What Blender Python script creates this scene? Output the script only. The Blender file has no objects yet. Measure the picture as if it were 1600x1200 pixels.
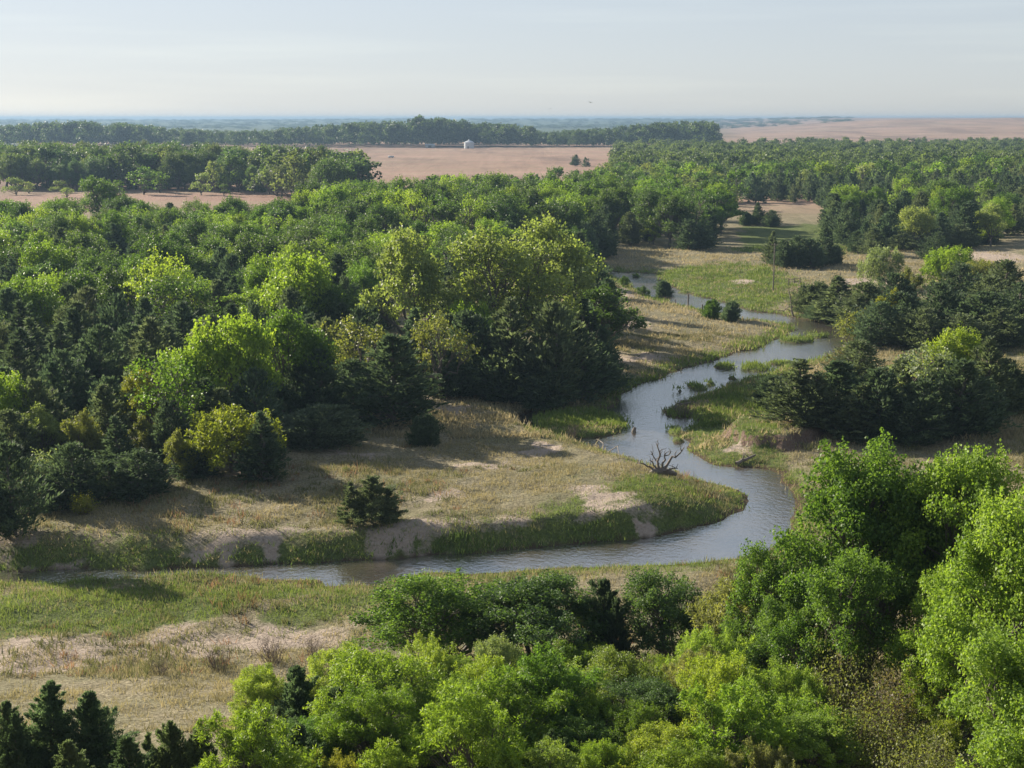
import bpy, math, random
import numpy as np
from mathutils import Vector

# ---------------------------------------------------------------- camera, world, sun, exposure
S = bpy.context.scene
COL = S.collection
R = math.radians
CAMZ, PITCH, FPX = 30.0, 10.7, 2200.0
cam = bpy.data.objects.new("camera", bpy.data.cameras.new("camera"))
COL.objects.link(cam)
cam.location = (0, 0, CAMZ)
cam.rotation_euler = (R(90 - PITCH), 0, 0)
cam.data.sensor_width = 36
cam.data.lens = FPX / 1600 * 36
cam.data.clip_start = 0.5
cam.data.clip_end = 60000
S.camera = cam

SUN_EL, SUN_AZ = 24.0, 143.0          # azimuth measured counter-clockwise from +X: the sun stands ahead and to the left
sun_dir = Vector((math.cos(R(SUN_AZ)) * math.cos(R(SUN_EL)), math.sin(R(SUN_AZ)) * math.cos(R(SUN_EL)), math.sin(R(SUN_EL))))
W = bpy.data.worlds.new("World")
S.world = W
W.use_nodes = True
wn, wl = W.node_tree.nodes, W.node_tree.links
wn.clear()
sky = wn.new("ShaderNodeTexSky")
sky.sky_type = 'NISHITA'
sky.sun_disc = False
sky.sun_elevation = R(SUN_EL)
sky.sun_rotation = R(90 - SUN_AZ)
sky.altitude = 700
sky.air_density = 1.0
sky.dust_density = 0.7
sky.ozone_density = 3.0
hs = wn.new("ShaderNodeHueSaturation")
hs.inputs["Saturation"].default_value = 0.7
bg = wn.new("ShaderNodeBackground")
bg.inputs["Strength"].default_value = 0.118
wo = wn.new("ShaderNodeOutputWorld")
# one thin streak of high cloud low over the horizon
tc = wn.new("ShaderNodeTexCoord")
mp = wn.new("ShaderNodeMapping")
mp.inputs["Scale"].default_value = (2.2, 2.2, 46)
nz = wn.new("ShaderNodeTexNoise")
nz.inputs["Scale"].default_value = 1.3
nz.inputs["Detail"].default_value = 5
rp = wn.new("ShaderNodeValToRGB")
rp.color_ramp.elements[0].position = 0.48
rp.color_ramp.elements[0].color = (0.97, 1.0, 1.06, 1)
rp.color_ramp.elements[1].position = 0.74
rp.color_ramp.elements[1].color = (1.06, 1.08, 1.11, 1)
mul = wn.new("ShaderNodeMix")
mul.data_type = 'RGBA'
mul.blend_type = 'MULTIPLY'
mul.inputs[0].default_value = 1
wl.new(tc.outputs["Generated"], mp.inputs["Vector"])
wl.new(mp.outputs["Vector"], nz.inputs["Vector"])
wl.new(nz.outputs["Fac"], rp.inputs["Fac"])
gm = wn.new("ShaderNodeGamma")       # compresses the sky's brightness range, lifting the upper sky against the horizon
gm.inputs["Gamma"].default_value = 0.42
wl.new(sky.outputs["Color"], gm.inputs["Color"])
wl.new(gm.outputs["Color"], hs.inputs["Color"])
wl.new(hs.outputs["Color"], mul.inputs[6])
wl.new(rp.outputs["Color"], mul.inputs[7])
wl.new(mul.outputs[2], bg.inputs["Color"])
wl.new(bg.outputs["Background"], wo.inputs["Surface"])

sl = bpy.data.lights.new("sun", 'SUN')
sl.energy = 4.6
sl.angle = R(0.5)
sl.color = (1.0, 0.90, 0.74)
so = bpy.data.objects.new("sun", sl)
COL.objects.link(so)
so.rotation_euler = sun_dir.to_track_quat('Z', 'Y').to_euler()
so.location = (-60, 60, 80)

S.view_settings.view_transform = 'Standard'
S.view_settings.look = 'None'
S.view_settings.gamma = 1
S.view_settings.exposure = 1.5
S.cycles.max_bounces = 6
S.cycles.diffuse_bounces = 3
S.cycles.transmission_bounces = 4
S.cycles.volume_bounces = 1
S.cycles.use_denoising = True
S.cycles.denoising_prefilter = 'ACCURATE'

# ---------------------------------------------------------------- small maths
cp, sp_ = math.cos(R(PITCH)), math.sin(R(PITCH))


def ray(px, py):
    u, v = px - 800.0, 600.0 - py
    return np.array([u, FPX * cp + v * sp_, -FPX * sp_ + v * cp])


def unproject(px, py, z=0.0):
    r = ray(px, py)
    t = (z - CAMZ) / r[2]
    return r[0] * t, r[1] * t


def project(x, y, z):
    dz = z - CAMZ
    dep = y * cp - dz * sp_
    return 800 + FPX * x / dep, 600 - FPX * (y * sp_ + dz * cp) / dep, dep


def poly(pts, z=0.0):
    return np.array([unproject(a, b, z) for a, b in pts])


def sstep(a, b, x):
    x = np.asarray(x, float)
    t = np.clip((x - a) / (b - a), 0, 1)
    return t * t * (3 - 2 * t)


def sdf(P, X, Y):
    """signed distance to a polygon, negative inside"""
    X = np.asarray(X, float)
    Y = np.asarray(Y, float)
    sh = X.shape
    X, Y = X.ravel(), Y.ravel()
    d = np.full(X.shape, 1e18)
    ins = np.zeros(X.shape, bool)
    n = len(P)
    for i in range(n):
        ax, ay = P[i]
        bx, by = P[(i + 1) % n]
        ex, ey = bx - ax, by - ay
        l2 = ex * ex + ey * ey + 1e-12
        t = np.clip(((X - ax) * ex + (Y - ay) * ey) / l2, 0, 1)
        d = np.minimum(d, (X - ax - t * ex) ** 2 + (Y - ay - t * ey) ** 2)
        if ay != by:
            c = ((ay > Y) != (by > Y)) & (X < ex * (Y - ay) / (by - ay) + ax)
            ins ^= c
    d = np.sqrt(d)
    return np.where(ins, -d, d).reshape(sh)


def vnoise(x, y, seed=0):
    """value noise 0..1"""
    xi, yi = np.floor(x).astype(np.int64), np.floor(y).astype(np.int64)
    xf, yf = x - xi, y - yi
    xf = xf * xf * (3 - 2 * xf)
    yf = yf * yf * (3 - 2 * yf)

    def h(a, b):
        n = (a * 374761393 + b * 668265263 + seed * 1274126177) & 0xffffffff
        n = ((n ^ (n >> 13)) * 1274126177) & 0xffffffff
        return ((n ^ (n >> 16)) & 0xffff) / 65535.0
    a, b, c, d = h(xi, yi), h(xi + 1, yi), h(xi, yi + 1), h(xi + 1, yi + 1)
    return (a * (1 - xf) + b * xf) * (1 - yf) + (c * (1 - xf) + d * xf) * yf


def fbm(x, y, seed=0, o=4):
    s, a, f, t = 0, 1, 1, 0
    for k in range(o):
        s = s + a * vnoise(x * f + 17 * k, y * f - 9 * k, seed + k)
        t += a
        a *= 0.5
        f *= 2
    return s / t


# ---------------------------------------------------------------- the river and the lie of the land
ZW = -1.2
NORTH = [(-260, 900), (-100, 897), (0, 893), (100, 892), (200, 891), (300, 889), (400, 885), (480, 881), (560, 877), (650, 871), (740, 865), (830, 857), (920, 849),
         (1000, 842), (1080, 829), (1140, 814), (1174, 800), (1184, 788), (1176, 775), (1150, 760), (1110, 749), (1070, 742), (1035, 735),
         (1005, 722), (970, 712), (942, 702), (930, 694), (955, 688), (982, 674), (989, 661), (978, 647), (966, 632), (969, 621), (992, 608),
         (1032, 594), (1080, 577), (1130, 562), (1180, 547), (1215, 534), (1240, 523), (1248, 514), (1237, 507), (1215, 504), (1190, 502),
         (1160, 498), (1120, 489), (1080, 480), (1040, 469), (1016, 459), (998, 451), (985, 443), (973, 436), (955, 431)]
SOUTH = [(955, 425), (985, 426), (1012, 428), (1030, 438), (1046, 450), (1064, 458), (1100, 467), (1135, 476), (1168, 486), (1205, 491), (1240, 498),
         (1270, 503), (1305, 509), (1326, 522), (1322, 538), (1300, 552), (1262, 563), (1220, 574), (1182, 587), (1130, 601), (1085, 618), (1050, 631),
         (1024, 641), (1026, 652), (1060, 658), (1080, 656), (1070, 668), (1050, 682), (1064, 690), (1066, 702), (1085, 716), (1110, 728), (1150, 734),
         (1190, 738), (1208, 745), (1222, 770), (1228, 800), (1218, 840), (1182, 862), (1140, 870), (1100, 874), (1000, 879), (900, 883), (800, 889),
         (720, 894), (660, 896), (602, 902), (586, 911), (522, 911), (500, 903), (430, 902), (400, 899), (300, 901), (200, 906), (100, 908), (0, 912), (-100, 915), (-260, 920)]
RIVER = poly(NORTH + SOUTH, ZW)
NB = poly(NORTH[:20], ZW)
# the high sandy cut bank on the far side of the water, and the low flats
TERR = poly([(-300, 896), (0, 892), (400, 884), (650, 870), (920, 848), (1000, 838), (1040, 810), (1000, 760), (920, 735), (800, 690), (700, 640), (500, 560), (-300, 560)], ZW)
ISL = [(1130, 574, 17, 4), (1180, 576, 24, 5), (1222, 568, 28, 3), (1245, 533, 30, 4), (1275, 526, 20, 3), (1092, 607, 14, 4), (1110, 601, 8, 2), (1145, 592, 7, 2),
       (1062, 612, 5, 1.5), (1078, 603, 5, 1.5), (1055, 676, 11, 6), (1058, 690, 8, 4)]


def to_ell(l, z=0.0):
    out = []
    for e in l:
        px, py, rx, ry = e[:4]
        x, y = unproject(px, py, z)
        xa, _ = unproject(px + rx, py, z)
        _, yb = unproject(px, py - ry, z)
        out.append((x, y, abs(xa - x), abs(yb - y), e[4] if len(e) > 4 else 0.0))
    return out


ISLW = to_ell(ISL, ZW)
MARSH = to_ell([(908, 664, 72, 20)], ZW)
POND = poly([(972, 640), (900, 637), (845, 640), (800, 650), (788, 664), (806, 680), (850, 692), (930, 697), (985, 672)], ZW)


def ellmask(E, X, Y, soft=(0.6, 1.25)):
    m = np.zeros(np.shape(X))
    for (x, y, a, b, ang) in E:
        c, s = math.cos(ang), math.sin(ang)
        dx, dy = X - x, Y - y
        q = np.sqrt(((dx * c + dy * s) / a) ** 2 + ((-dx * s + dy * c) / b) ** 2)
        m = np.maximum(m, 1 - sstep(*soft, q))
    return m


CUT = to_ell([(1215, 672, 80, 19)], -0.2)     # small eroded faces on the far meadow


def cutmask(X, Y, a, b):
    wx = 3.0 * (fbm(X * 0.35, Y * 0.35, 91, 3) - 0.5)
    return ellmask(CUT, X + wx, Y + 2.2 * wx, (a, b))


def height(X, Y, river=None):
    X = np.asarray(X, float)
    Y = np.asarray(Y, float)
    near = Y < 420
    d = np.full(X.shape, 1e3)
    te = np.full(X.shape, 1e3)
    if near.any():
        xn, yn = X[near], Y[near]
        wob = (fbm(xn * 0.35, yn * 0.35, 7, 4) - 0.5) * 2.0
        d[near] = sdf(RIVER, xn, yn) + wob * np.clip(yn / 160, 0.5, 1.6)
        te[near] = sdf(TERR, xn, yn)
    terr = 1 - sstep(-1.5, 6.0, te)
    base = -0.85 + (1.1 + 0.6 * fbm(X * 0.07, Y * 0.07, 13, 3)) * terr + (0.35 * sstep(1.5, 8, d) + 0.7 * sstep(8, 26, d)) * (1 - terr)
    base = base + (fbm(X * 0.16, Y * 0.16, 3, 4) - 0.5) * 0.9 * sstep(0, 8, d) + (fbm(X * 0.9, Y * 0.9, 5, 2) - 0.5) * 0.22 * sstep(300, 100, Y)
    wb = np.maximum(0.8, 3.4 - 0.9 * terr + (fbm(X * 0.13, Y * 0.13, 11, 3) - 0.5) * 5.0)
    k = sstep(-0.2, 1, d / wb)
    z = np.where(d > 0, ZW - 0.12 + (base - ZW + 0.12) * np.maximum(k, 0.001), ZW - 0.12 - np.minimum(0.7, -d * 0.35))
    pm = np.zeros(X.shape)
    if near.any():
        pm[near] = 1 - sstep(-1.2, 0.8, sdf(POND, X[near], Y[near]) + 1.2 * (fbm(X[near] * 0.4, Y[near] * 0.4, 93, 2) - 0.5))
    z = z * (1 - pm) + (ZW - 0.45) * pm
    ov = ellmask(MARSH, X, Y, (0.86, 1.04))
    z = z * (1 - ov) + (ZW + 0.38 + 0.2 * (fbm(X * 0.6, Y * 0.6, 94, 2) - 0.5)) * ov
    isl = ellmask(ISLW, X, Y)
    z = np.maximum(z, ZW - 0.4 + isl * 0.75)
    # little eroded bluffs
    z = z + cutmask(X, Y, 0.84, 1.04) * 1.1 * (d > 0.5)
    # right-hand meadow rises gently away from the creek
    z = z + 4.5 * sstep(60, 160, X - 0.12 * Y) * sstep(120, 260, Y) * (1 - sstep(500, 800, Y))
    # the bluff the view is taken from
    t = np.clip((Y + 6) / 46, 0, 1)
    z = z + 21.8 * (1 - t * t * (3 - 2 * t)) + 5.6 * sstep(76, 44, Y)
    # far sandhills
    far = sstep(1650, 3300, Y)
    ridge = sstep(-80, 520, X - 0.145 * Y + 160 * (fbm(Y * 0.002, Y * 0.001, 4, 2) - .5))
    z = z + far * ridge * (24 + 11 * (fbm(X * 0.0014, Y * 0.0012, 21, 4) - 0.45) + 11 * (fbm(X * 0.006, Y * 0.006, 22, 3) - 0.5))
    z = z + sstep(4200, 8000, Y) * (17 + 20 * (fbm(X * 0.0006 + 3, Y * 0.0004, 31, 4) - 0.5)) * (1 - 0.8 * far * ridge)
    z = z - 10 * sstep(11000, 16000, Y)
    return z


def hz(x, y):
    return float(height(np.array([x]), np.array([y]))[0])


def G(px, py):
    """the point of the ground that shows at a place of the photograph"""
    z = 0.0
    for _ in range(7):
        x, y = unproject(px, py, z)
        z = 0.5 * z + 0.5 * hz(x, y)
    return x, y, hz(x, y)


# ---------------------------------------------------------------- materials
def mat(name):
    m = bpy.data.materials.new(name)
    m.use_nodes = True
    n, l = m.node_tree.nodes, m.node_tree.links
    return m, n, l, n["Principled BSDF"]


def noise(n, l, vec, scale, detail=4, rough=0.6):
    t = n.new("ShaderNodeTexNoise")
    t.inputs["Scale"].default_value = scale
    t.inputs["Detail"].default_value = detail
    t.inputs["Roughness"].default_value = rough
    l.new(vec, t.inputs["Vector"])
    return t.outputs["Fac"]


def maprange(n, l, v, a, b, c=0.0, d=1.0):
    t = n.new("ShaderNodeMapRange")
    t.inputs[1].default_value = a
    t.inputs[2].default_value = b
    t.inputs[3].default_value = c
    t.inputs[4].default_value = d
    l.new(v, t.inputs[0])
    return t.outputs[0]


def math2(n, l, op, a, b):
    t = n.new("ShaderNodeMath")
    t.operation = op
    for i, q in enumerate((a, b)):
        if isinstance(q, (int, float)):
            t.inputs[i].default_value = q
        else:
            l.new(q, t.inputs[i])
    return t.outputs[0]


def mixc(n, l, f, a, b, blend='MIX'):
    t = n.new("ShaderNodeMix")
    t.data_type = 'RGBA'
    t.blend_type = blend
    for i, q in ((0, f), (6, a), (7, b)):
        if isinstance(q, (int, float)):
            t.inputs[i].default_value = q
        elif isinstance(q, tuple):
            t.inputs[i].default_value = (*q, 1)
        else:
            l.new(q, t.inputs[i])
    return t.outputs[2]


def attr(n, name):
    a = n.new("ShaderNodeAttribute")
    a.attribute_name = name
    return a


def leaf_mat(name, trans, rough=0.5, spec=0.35, var=0.35, thru=(1.5, 1.55, 0.6)):
    """foliage: the hue of each tree comes from its object colour, with a spread from leaf to leaf"""
    m, n, l, p = mat(name)
    oi = n.new("ShaderNodeObjectInfo")
    a = attr(n, "tint")
    hsv = n.new("ShaderNodeHueSaturation")
    l.new(oi.outputs["Color"], hsv.inputs["Color"])
    l.new(maprange(n, l, a.outputs["Fac"], 0, 1, 1 - var, 1 + var), hsv.inputs["Value"])
    l.new(maprange(n, l, a.outputs["Fac"], 0, 1, 0.515, 0.485), hsv.inputs["Hue"])
    p.inputs["Roughness"].default_value = rough
    p.inputs["Specular IOR Level"].default_value = spec
    l.new(hsv.outputs["Color"], p.inputs["Base Color"])
    tr = n.new("ShaderNodeBsdfTranslucent")
    tcol = mixc(n, l, 1.0, hsv.outputs["Color"], thru, 'MULTIPLY')
    l.new(tcol, tr.inputs["Color"])
    mx = n.new("ShaderNodeMixShader")
    mx.inputs[0].default_value = trans
    l.new(p.outputs[0], mx.inputs[1])
    l.new(tr.outputs[0], mx.inputs[2])
    l.new(mx.outputs[0], n["Material Output"].inputs["Surface"])
    return m


M_LEAF = leaf_mat("broad_leaves", 0.45, 0.5, 0.22)
M_NEEDLE = leaf_mat("cedar_sprays", 0.42, 0.7, 0.15, 0.45, (1.2, 1.25, 0.85))
M_GRASS = leaf_mat("grass_blades", 0.35, 0.7, 0.1, 0.35, (1.1, 1.05, 0.85))


def bark_mat(name, c1, c2, sc=6):
    m, n, l, p = mat(name)
    g = n.new("ShaderNodeTexCoord")
    f = noise(n, l, g.outputs["Object"], sc, 5)
    l.new(mixc(n, l, f, c1, c2), p.inputs["Base Color"])
    p.inputs["Roughness"].default_value = 0.9
    b = n.new("ShaderNodeBump")
    b.inputs["Strength"].default_value = 0.6
    l.new(f, b.inputs["Height"])
    l.new(b.outputs[0], p.inputs["Normal"])
    return m


M_BARK = bark_mat("bark", (0.05, 0.042, 0.035), (0.15, 0.13, 0.11))
M_DEAD = bark_mat("weathered_wood", (0.075, 0.062, 0.052), (0.20, 0.17, 0.145))
M_TWIG = bark_mat("brown_twigs", (0.06, 0.042, 0.034), (0.15, 0.11, 0.09), 3)
M_POST = bark_mat("old_post_wood", (0.07, 0.06, 0.05), (0.18, 0.15, 0.12), 9)


def ground_mat():
    m, n, l, p = mat("valley_ground")
    g = n.new("ShaderNodeNewGeometry")
    pos = g.outputs["Position"]
    big = noise(n, l, pos, 0.12, 6)
    mid = noise(n, l, pos, 0.7, 6, 0.65)
    fine = noise(n, l, pos, 4.5, 5, 0.7)
    vf = noise(n, l, pos, 0.012, 5)
    sand, green, pink = attr(n, "sand").outputs["Fac"], attr(n, "green").outputs["Fac"], attr(n, "pink").outputs["Fac"]
    dry = mixc(n, l, maprange(n, l, mid, 0.3, 0.7), (0.21, 0.18, 0.115), (0.35, 0.305, 0.21))
    dry = mixc(n, l, maprange(n, l, big, 0.45, 0.62), dry, (0.19, 0.185, 0.105))
    dry = mixc(n, l, maprange(n, l, fine, 0.35, 0.62), (0.11, 0.095, 0.055), dry)
    sd = mixc(n, l, maprange(n, l, fine, 0.3, 0.7), (0.27, 0.215, 0.175), (0.40, 0.33, 0.275))
    gr = mixc(n, l, maprange(n, l, mid, 0.3, 0.7), (0.075, 0.105, 0.03), (0.16, 0.185, 0.06))
    gr = mixc(n, l, maprange(n, l, fine, 0.3, 0.6), (0.045, 0.06, 0.02), gr)
    pk = mixc(n, l, maprange(n, l, vf, 0.35, 0.65), (0.23, 0.145, 0.112), (0.31, 0.205, 0.16))
    mp_ = n.new("ShaderNodeMapping")
    mp_.inputs["Scale"].default_value = (0.3, 1.6, 1)
    l.new(pos, mp_.inputs["Vector"])
    streak = noise(n, l, mp_.outputs[0], 0.02, 6, 0.65)
    pk = mixc(n, l, maprange(n, l, streak, 0.46, 0.7), pk, (0.24, 0.195, 0.13))
    mp2 = n.new("ShaderNodeMapping")
    mp2.inputs["Scale"].default_value = (1.6, 0.45, 1)
    l.new(pos, mp2.inputs["Vector"])
    pk = mixc(n, l, maprange(n, l, noise(n, l, mp2.outputs[0], 0.006, 7, 0.7), 0.48, 0.6), pk, (0.17, 0.115, 0.09))
    pk = mixc(n, l, maprange(n, l, noise(n, l, pos, 0.05, 5), 0.55, 0.75), pk, (0.20, 0.15, 0.10))

    def soft(v, f):
        w = math2(n, l, 'ADD', v, math2(n, l, 'MULTIPLY', math2(n, l, 'SUBTRACT', f, 0.5), 1.3))
        return maprange(n, l, w, 0.35, 0.65)
    c = mixc(n, l, pink, dry, pk)
    c = mixc(n, l, attr(n, 'wood').outputs['Fac'], c, (0.055, 0.075, 0.035))
    c = mixc(n, l, soft(green, mid), c, gr)
    c = mixc(n, l, soft(sand, math2(n, l, 'ADD', math2(n, l, 'MULTIPLY', mid, 0.55), math2(n, l, 'MULTIPLY', fine, 0.45))), c, sd)
    c = mixc(n, l, soft(attr(n, 'earth').outputs['Fac'], mid), c, (0.15, 0.105, 0.082))
    wet = attr(n, "wet").outputs["Fac"]
    c = mixc(n, l, wet, c, (0.075, 0.055, 0.035))
    l.new(c, p.inputs["Base Color"])
    p.inputs["Roughness"].default_value = 0.95
    p.inputs["Specular IOR Level"].default_value = 0.1
    hgt = math2(n, l, 'ADD', math2(n, l, 'MULTIPLY', mid, 1.2), math2(n, l, 'MULTIPLY', fine, 0.5))
    b = n.new("ShaderNodeBump")
    b.inputs["Strength"].default_value = 0.9
    b.inputs["Distance"].default_value = 0.45
    l.new(hgt, b.inputs["Height"])
    l.new(b.outputs[0], p.inputs["Normal"])
    return m


def water_mat():
    m, n, l, p = mat("creek_water")
    g = n.new("ShaderNodeNewGeometry")
    f1 = noise(n, l, g.outputs["Position"], 2.2, 4, 0.6)
    f2 = noise(n, l, g.outputs["Position"], 0.25, 3)
    l.new(mixc(n, l, maprange(n, l, f2, 0.35, 0.65), (0.045, 0.042, 0.038), (0.075, 0.062, 0.046)), p.inputs["Base Color"])
    p.inputs["Roughness"].default_value = 0.06
    p.inputs["IOR"].default_value = 6.0
    b = n.new("ShaderNodeBump")
    b.inputs["Strength"].default_value = 0.5
    b.inputs["Distance"].default_value = 0.12
    l.new(f1, b.inputs["Height"])
    l.new(b.outputs[0], p.inputs["Normal"])
    return m


def plain(name, col, rough=0.6, metal=0.0):
    m, n, l, p = mat(name)
    g = n.new("ShaderNodeTexCoord")
    f = noise(n, l, g.outputs["Object"], 3, 4)
    l.new(mixc(n, l, f, tuple(c * 0.85 for c in col), tuple(min(1, c * 1.1) for c in col)), p.inputs["Base Color"])
    p.inputs["Roughness"].default_value = rough
    p.inputs["Metallic"].default_value = metal
    return m


# ---------------------------------------------------------------- mesh helpers
def mesh_np(name, verts, faces, material, tint=None, smooth=False):
    """verts (n,3); faces (m,k) all with k corners"""
    me = bpy.data.meshes.new(name)
    verts = np.ascontiguousarray(verts, np.float32)
    faces = np.ascontiguousarray(faces, np.int32)
    m, k = faces.shape
    me.vertices.add(len(verts))
    me.vertices.foreach_set("co", verts.ravel())
    me.loops.add(m * k)
    me.loops.foreach_set("vertex_index", faces.ravel())
    me.polygons.add(m)
    me.polygons.foreach_set("loop_start", np.arange(0, m * k, k, dtype=np.int32))
    if smooth:
        me.polygons.foreach_set("use_smooth", np.ones(m, bool))
    me.update(calc_edges=True)
    if material:
        me.materials.append(material)
    if tint is not None:
        a = me.attributes.new("tint", 'FLOAT', 'POINT')
        a.data.foreach_set("value", np.ascontiguousarray(tint, np.float32))
    return me


def link(name, data, parent=None):
    o = bpy.data.objects.new(name, data)
    COL.objects.link(o)
    if parent is not None:
        o.parent = parent
    return o


def tag(o, label=None, cat=None, group=None, kind=None):
    if label:
        o["label"] = label
    if cat:
        o["category"] = cat
    if group:
        o["group"] = group
    if kind:
        o["kind"] = kind
    return o


def tubes(branches, sides=6):
    """branches: list of (points (n,3), radii (n,)) -> verts, quads"""
    V, F, b = [], [], 0
    for P, r in branches:
        P = np.asarray(P, float)
        r = np.asarray(r, float)
        T = np.gradient(P, axis=0)
        T /= np.linalg.norm(T, axis=1, keepdims=True) + 1e-9
        a = np.array([0.31, 0.95, 0.1]) if abs(T[:, 2]).mean() > 0.6 else np.array([0.05, 0.1, 1.0])
        U = np.cross(T, a)
        U /= np.linalg.norm(U, axis=1, keepdims=True) + 1e-9
        Wv = np.cross(T, U)
        ang = np.arange(sides) * 2 * math.pi / sides
        ring = P[:, None, :] + r[:, None, None] * (np.cos(ang)[None, :, None] * U[:, None, :] + np.sin(ang)[None, :, None] * Wv[:, None, :])
        V.append(ring.reshape(-1, 3))
        n = len(P)
        i = np.arange(n - 1)[:, None] * sides
        j = np.arange(sides)[None, :]
        q = np.stack([i + j, i + (j + 1) % sides, i + sides + (j + 1) % sides, i + sides + j], -1).reshape(-1, 4) + b
        F.append(q)
        b += n * sides
    return np.concatenate(V), np.concatenate(F)


def curve(rng, a, b, n=6, sag=0.0, wob=0.05):
    a, b = np.asarray(a, float), np.asarray(b, float)
    t = np.linspace(0, 1, n)[:, None]
    L = np.linalg.norm(b - a)
    P = a + (b - a) * t
    off = rng.normal(0, wob * L, (n, 3)) * np.sin(t * math.pi)
    P = P + off
    P[:, 2] += sag * L * np.sin(t[:, 0] * math.pi)
    return P


def unit(v):
    return v / (np.linalg.norm(v, axis=-1, keepdims=True) + 1e-9)


def leaf_quads(C, A, N, L, Wd, fold=0.18):
    """one folded, pointed leaf per row"""
    A = unit(A)
    Sd = unit(np.cross(A, N))
    N = np.cross(Sd, A)
    L = np.asarray(L)[:, None]
    Wd = np.asarray(Wd)[:, None]
    v = np.stack([C, C + A * L * 0.45 + Sd * Wd * 0.5 + N * Wd * fold, C + A * L, C + A * L * 0.45 - Sd * Wd * 0.5 + N * Wd * fold], 1)
    n = len(C)
    return v.reshape(-1, 3), np.arange(4 * n).reshape(n, 4)


# ---------------------------------------------------------------- tree kinds: each returns (trunk mesh, crown mesh, height, width)
PROTO = {}


def finish(key, tv, tf, lv, lf, tint, lmat, bmat, tname="trunk"):
    h = float(np.percentile(lv[:, 2], 99.9)) if lv is not None else float(tv[:, 2].max())
    src = lv if lv is not None else tv
    rad = np.percentile(np.hypot(src[:, 0], src[:, 1]), 97.5)
    PROTO[key] = (mesh_np(tname, tv, tf, bmat, smooth=True), mesh_np("crown", lv, lf, lmat, tint) if lv is not None else None, h, 2 * float(rad))


def broad(key, seed, H=14, Wd=11, lobes=7, clumps=16, leaves=420, leaf=0.14, base=0.28, rise=0.72, flat=0.85, open_=0.0, fine=1.0, droop=0.2, lobe_r=(0.19, 0.27), stems=1, limb=True, cs=(0.26, 0.46), sh=0.22):
    rng = np.random.default_rng(seed)
    C, Rd = [], []
    C.append(np.array([rng.normal(0, 0.04 * Wd), rng.normal(0, 0.04 * Wd), H * rise]))
    Rd.append(Wd * rng.uniform(*lobe_r) * 1.1)
    a0 = rng.uniform(0, 6.28)
    for i in range(lobes - 1):
        a = a0 + i * 2.399 + rng.normal(0, 0.25)
        lv = (i + 0.5) / (lobes - 1)
        r = Wd * (0.20 + 0.15 * rng.random()) * (1.05 - 0.35 * lv)
        z = H * (base + (rise - base) * (0.25 + 0.75 * lv) + rng.normal(0, 0.03))
        C.append(np.array([math.cos(a) * r, math.sin(a) * r, z]))
        Rd.append(Wd * rng.uniform(*lobe_r))
    br = []
    tr0 = 0.026 * H
    fork = np.array([rng.normal(0, 0.02 * H), rng.normal(0, 0.02 * H), H * base * 0.85])
    if stems == 1:
        br.append((curve(rng, (0, 0, -0.4), fork, 6, 0, 0.03), np.linspace(tr0 * 1.25, tr0 * 0.8, 6)))
    P, Nn, Ax, Ti = [], [], [], []
    for i, (c, r) in enumerate(zip(C, Rd)):
        st = fork if stems == 1 else np.array([rng.normal(0, 0.05 * Wd), rng.normal(0, 0.05 * Wd), -0.2])
        limbp = curve(rng, st, c - np.array([0, 0, r * 0.25]), 7, 0.03, 0.05)
        if limb:
            br.append((limbp, np.linspace(tr0 * 0.55, tr0 * 0.18, 7)))
        k = max(4, int(clumps * (r / (Wd * 0.23)) ** 1.5))
        for j in range(k):
            d = unit(rng.normal(0, 1, 3))
            if d[2] < -0.35 and rng.random() < 0.7:
                d[2] = -d[2]
            cc = c + d * np.array([1, 1, flat]) * r * rng.uniform(0.6, 1.05)
            rc = r * rng.uniform(*cs)
            if limb:
                s = limbp[rng.integers(3, 7)]
                br.append((curve(rng, s, cc, 4, 0.04, 0.06), np.linspace(tr0 * 0.16, tr0 * 0.04, 4)))
            n = int(leaves * (rc / (Wd * 0.08)) ** 2 * (1 - open_ * rng.random()))
            dd = unit(rng.normal(0, 1, (n, 3)))
            rr = rc * (0.35 + 0.75 * rng.random((n, 1)) ** 0.6)
            off = dd * rr * np.array([1.1, 1.1, 0.78])
            ns = int(n * sh) + 1
            d0 = unit(np.array([0, 0, 0.5]) + d * 0.6 + rng.normal(0, 0.5, (5, 3)))[rng.integers(0, 5, ns)]
            u0 = rng.random((ns, 1))
            off[:ns] = d0 * rc * (0.7 + 0.95 * u0) + rng.normal(0, 0.16, (ns, 3)) * rc * (1.2 - u0)
            P.append(cc + off)
            Nn.append(unit(dd * 0.6 + np.array([0, 0, 0.45]) + rng.normal(0, 0.55, (n, 3))))
            Ax.append(unit(dd * 0.5 + rng.normal(0, 0.7, (n, 3)) - np.array([0, 0, droop])))
            Ti.append(np.clip(rng.normal(0.5, 0.2, n) + rng.normal(0, 0.14), 0, 1))
    P, Nn, Ax, Ti = map(np.concatenate, (P, Nn, Ax, Ti))
    n = len(P)
    L = leaf * rng.uniform(0.75, 1.3, n)
    lv, lf = leaf_quads(P, Ax, Nn, L * (1.0 if fine == 1.0 else 1.5), L * 0.85 * fine)
    lv[:, 2] = np.maximum(lv[:, 2], 0.05)
    tv, tf = tubes(br, 6 if H > 3 else 4)
    finish(key, tv, tf, lv, lf, np.repeat(Ti, 4), M_LEAF, M_BARK)


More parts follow.
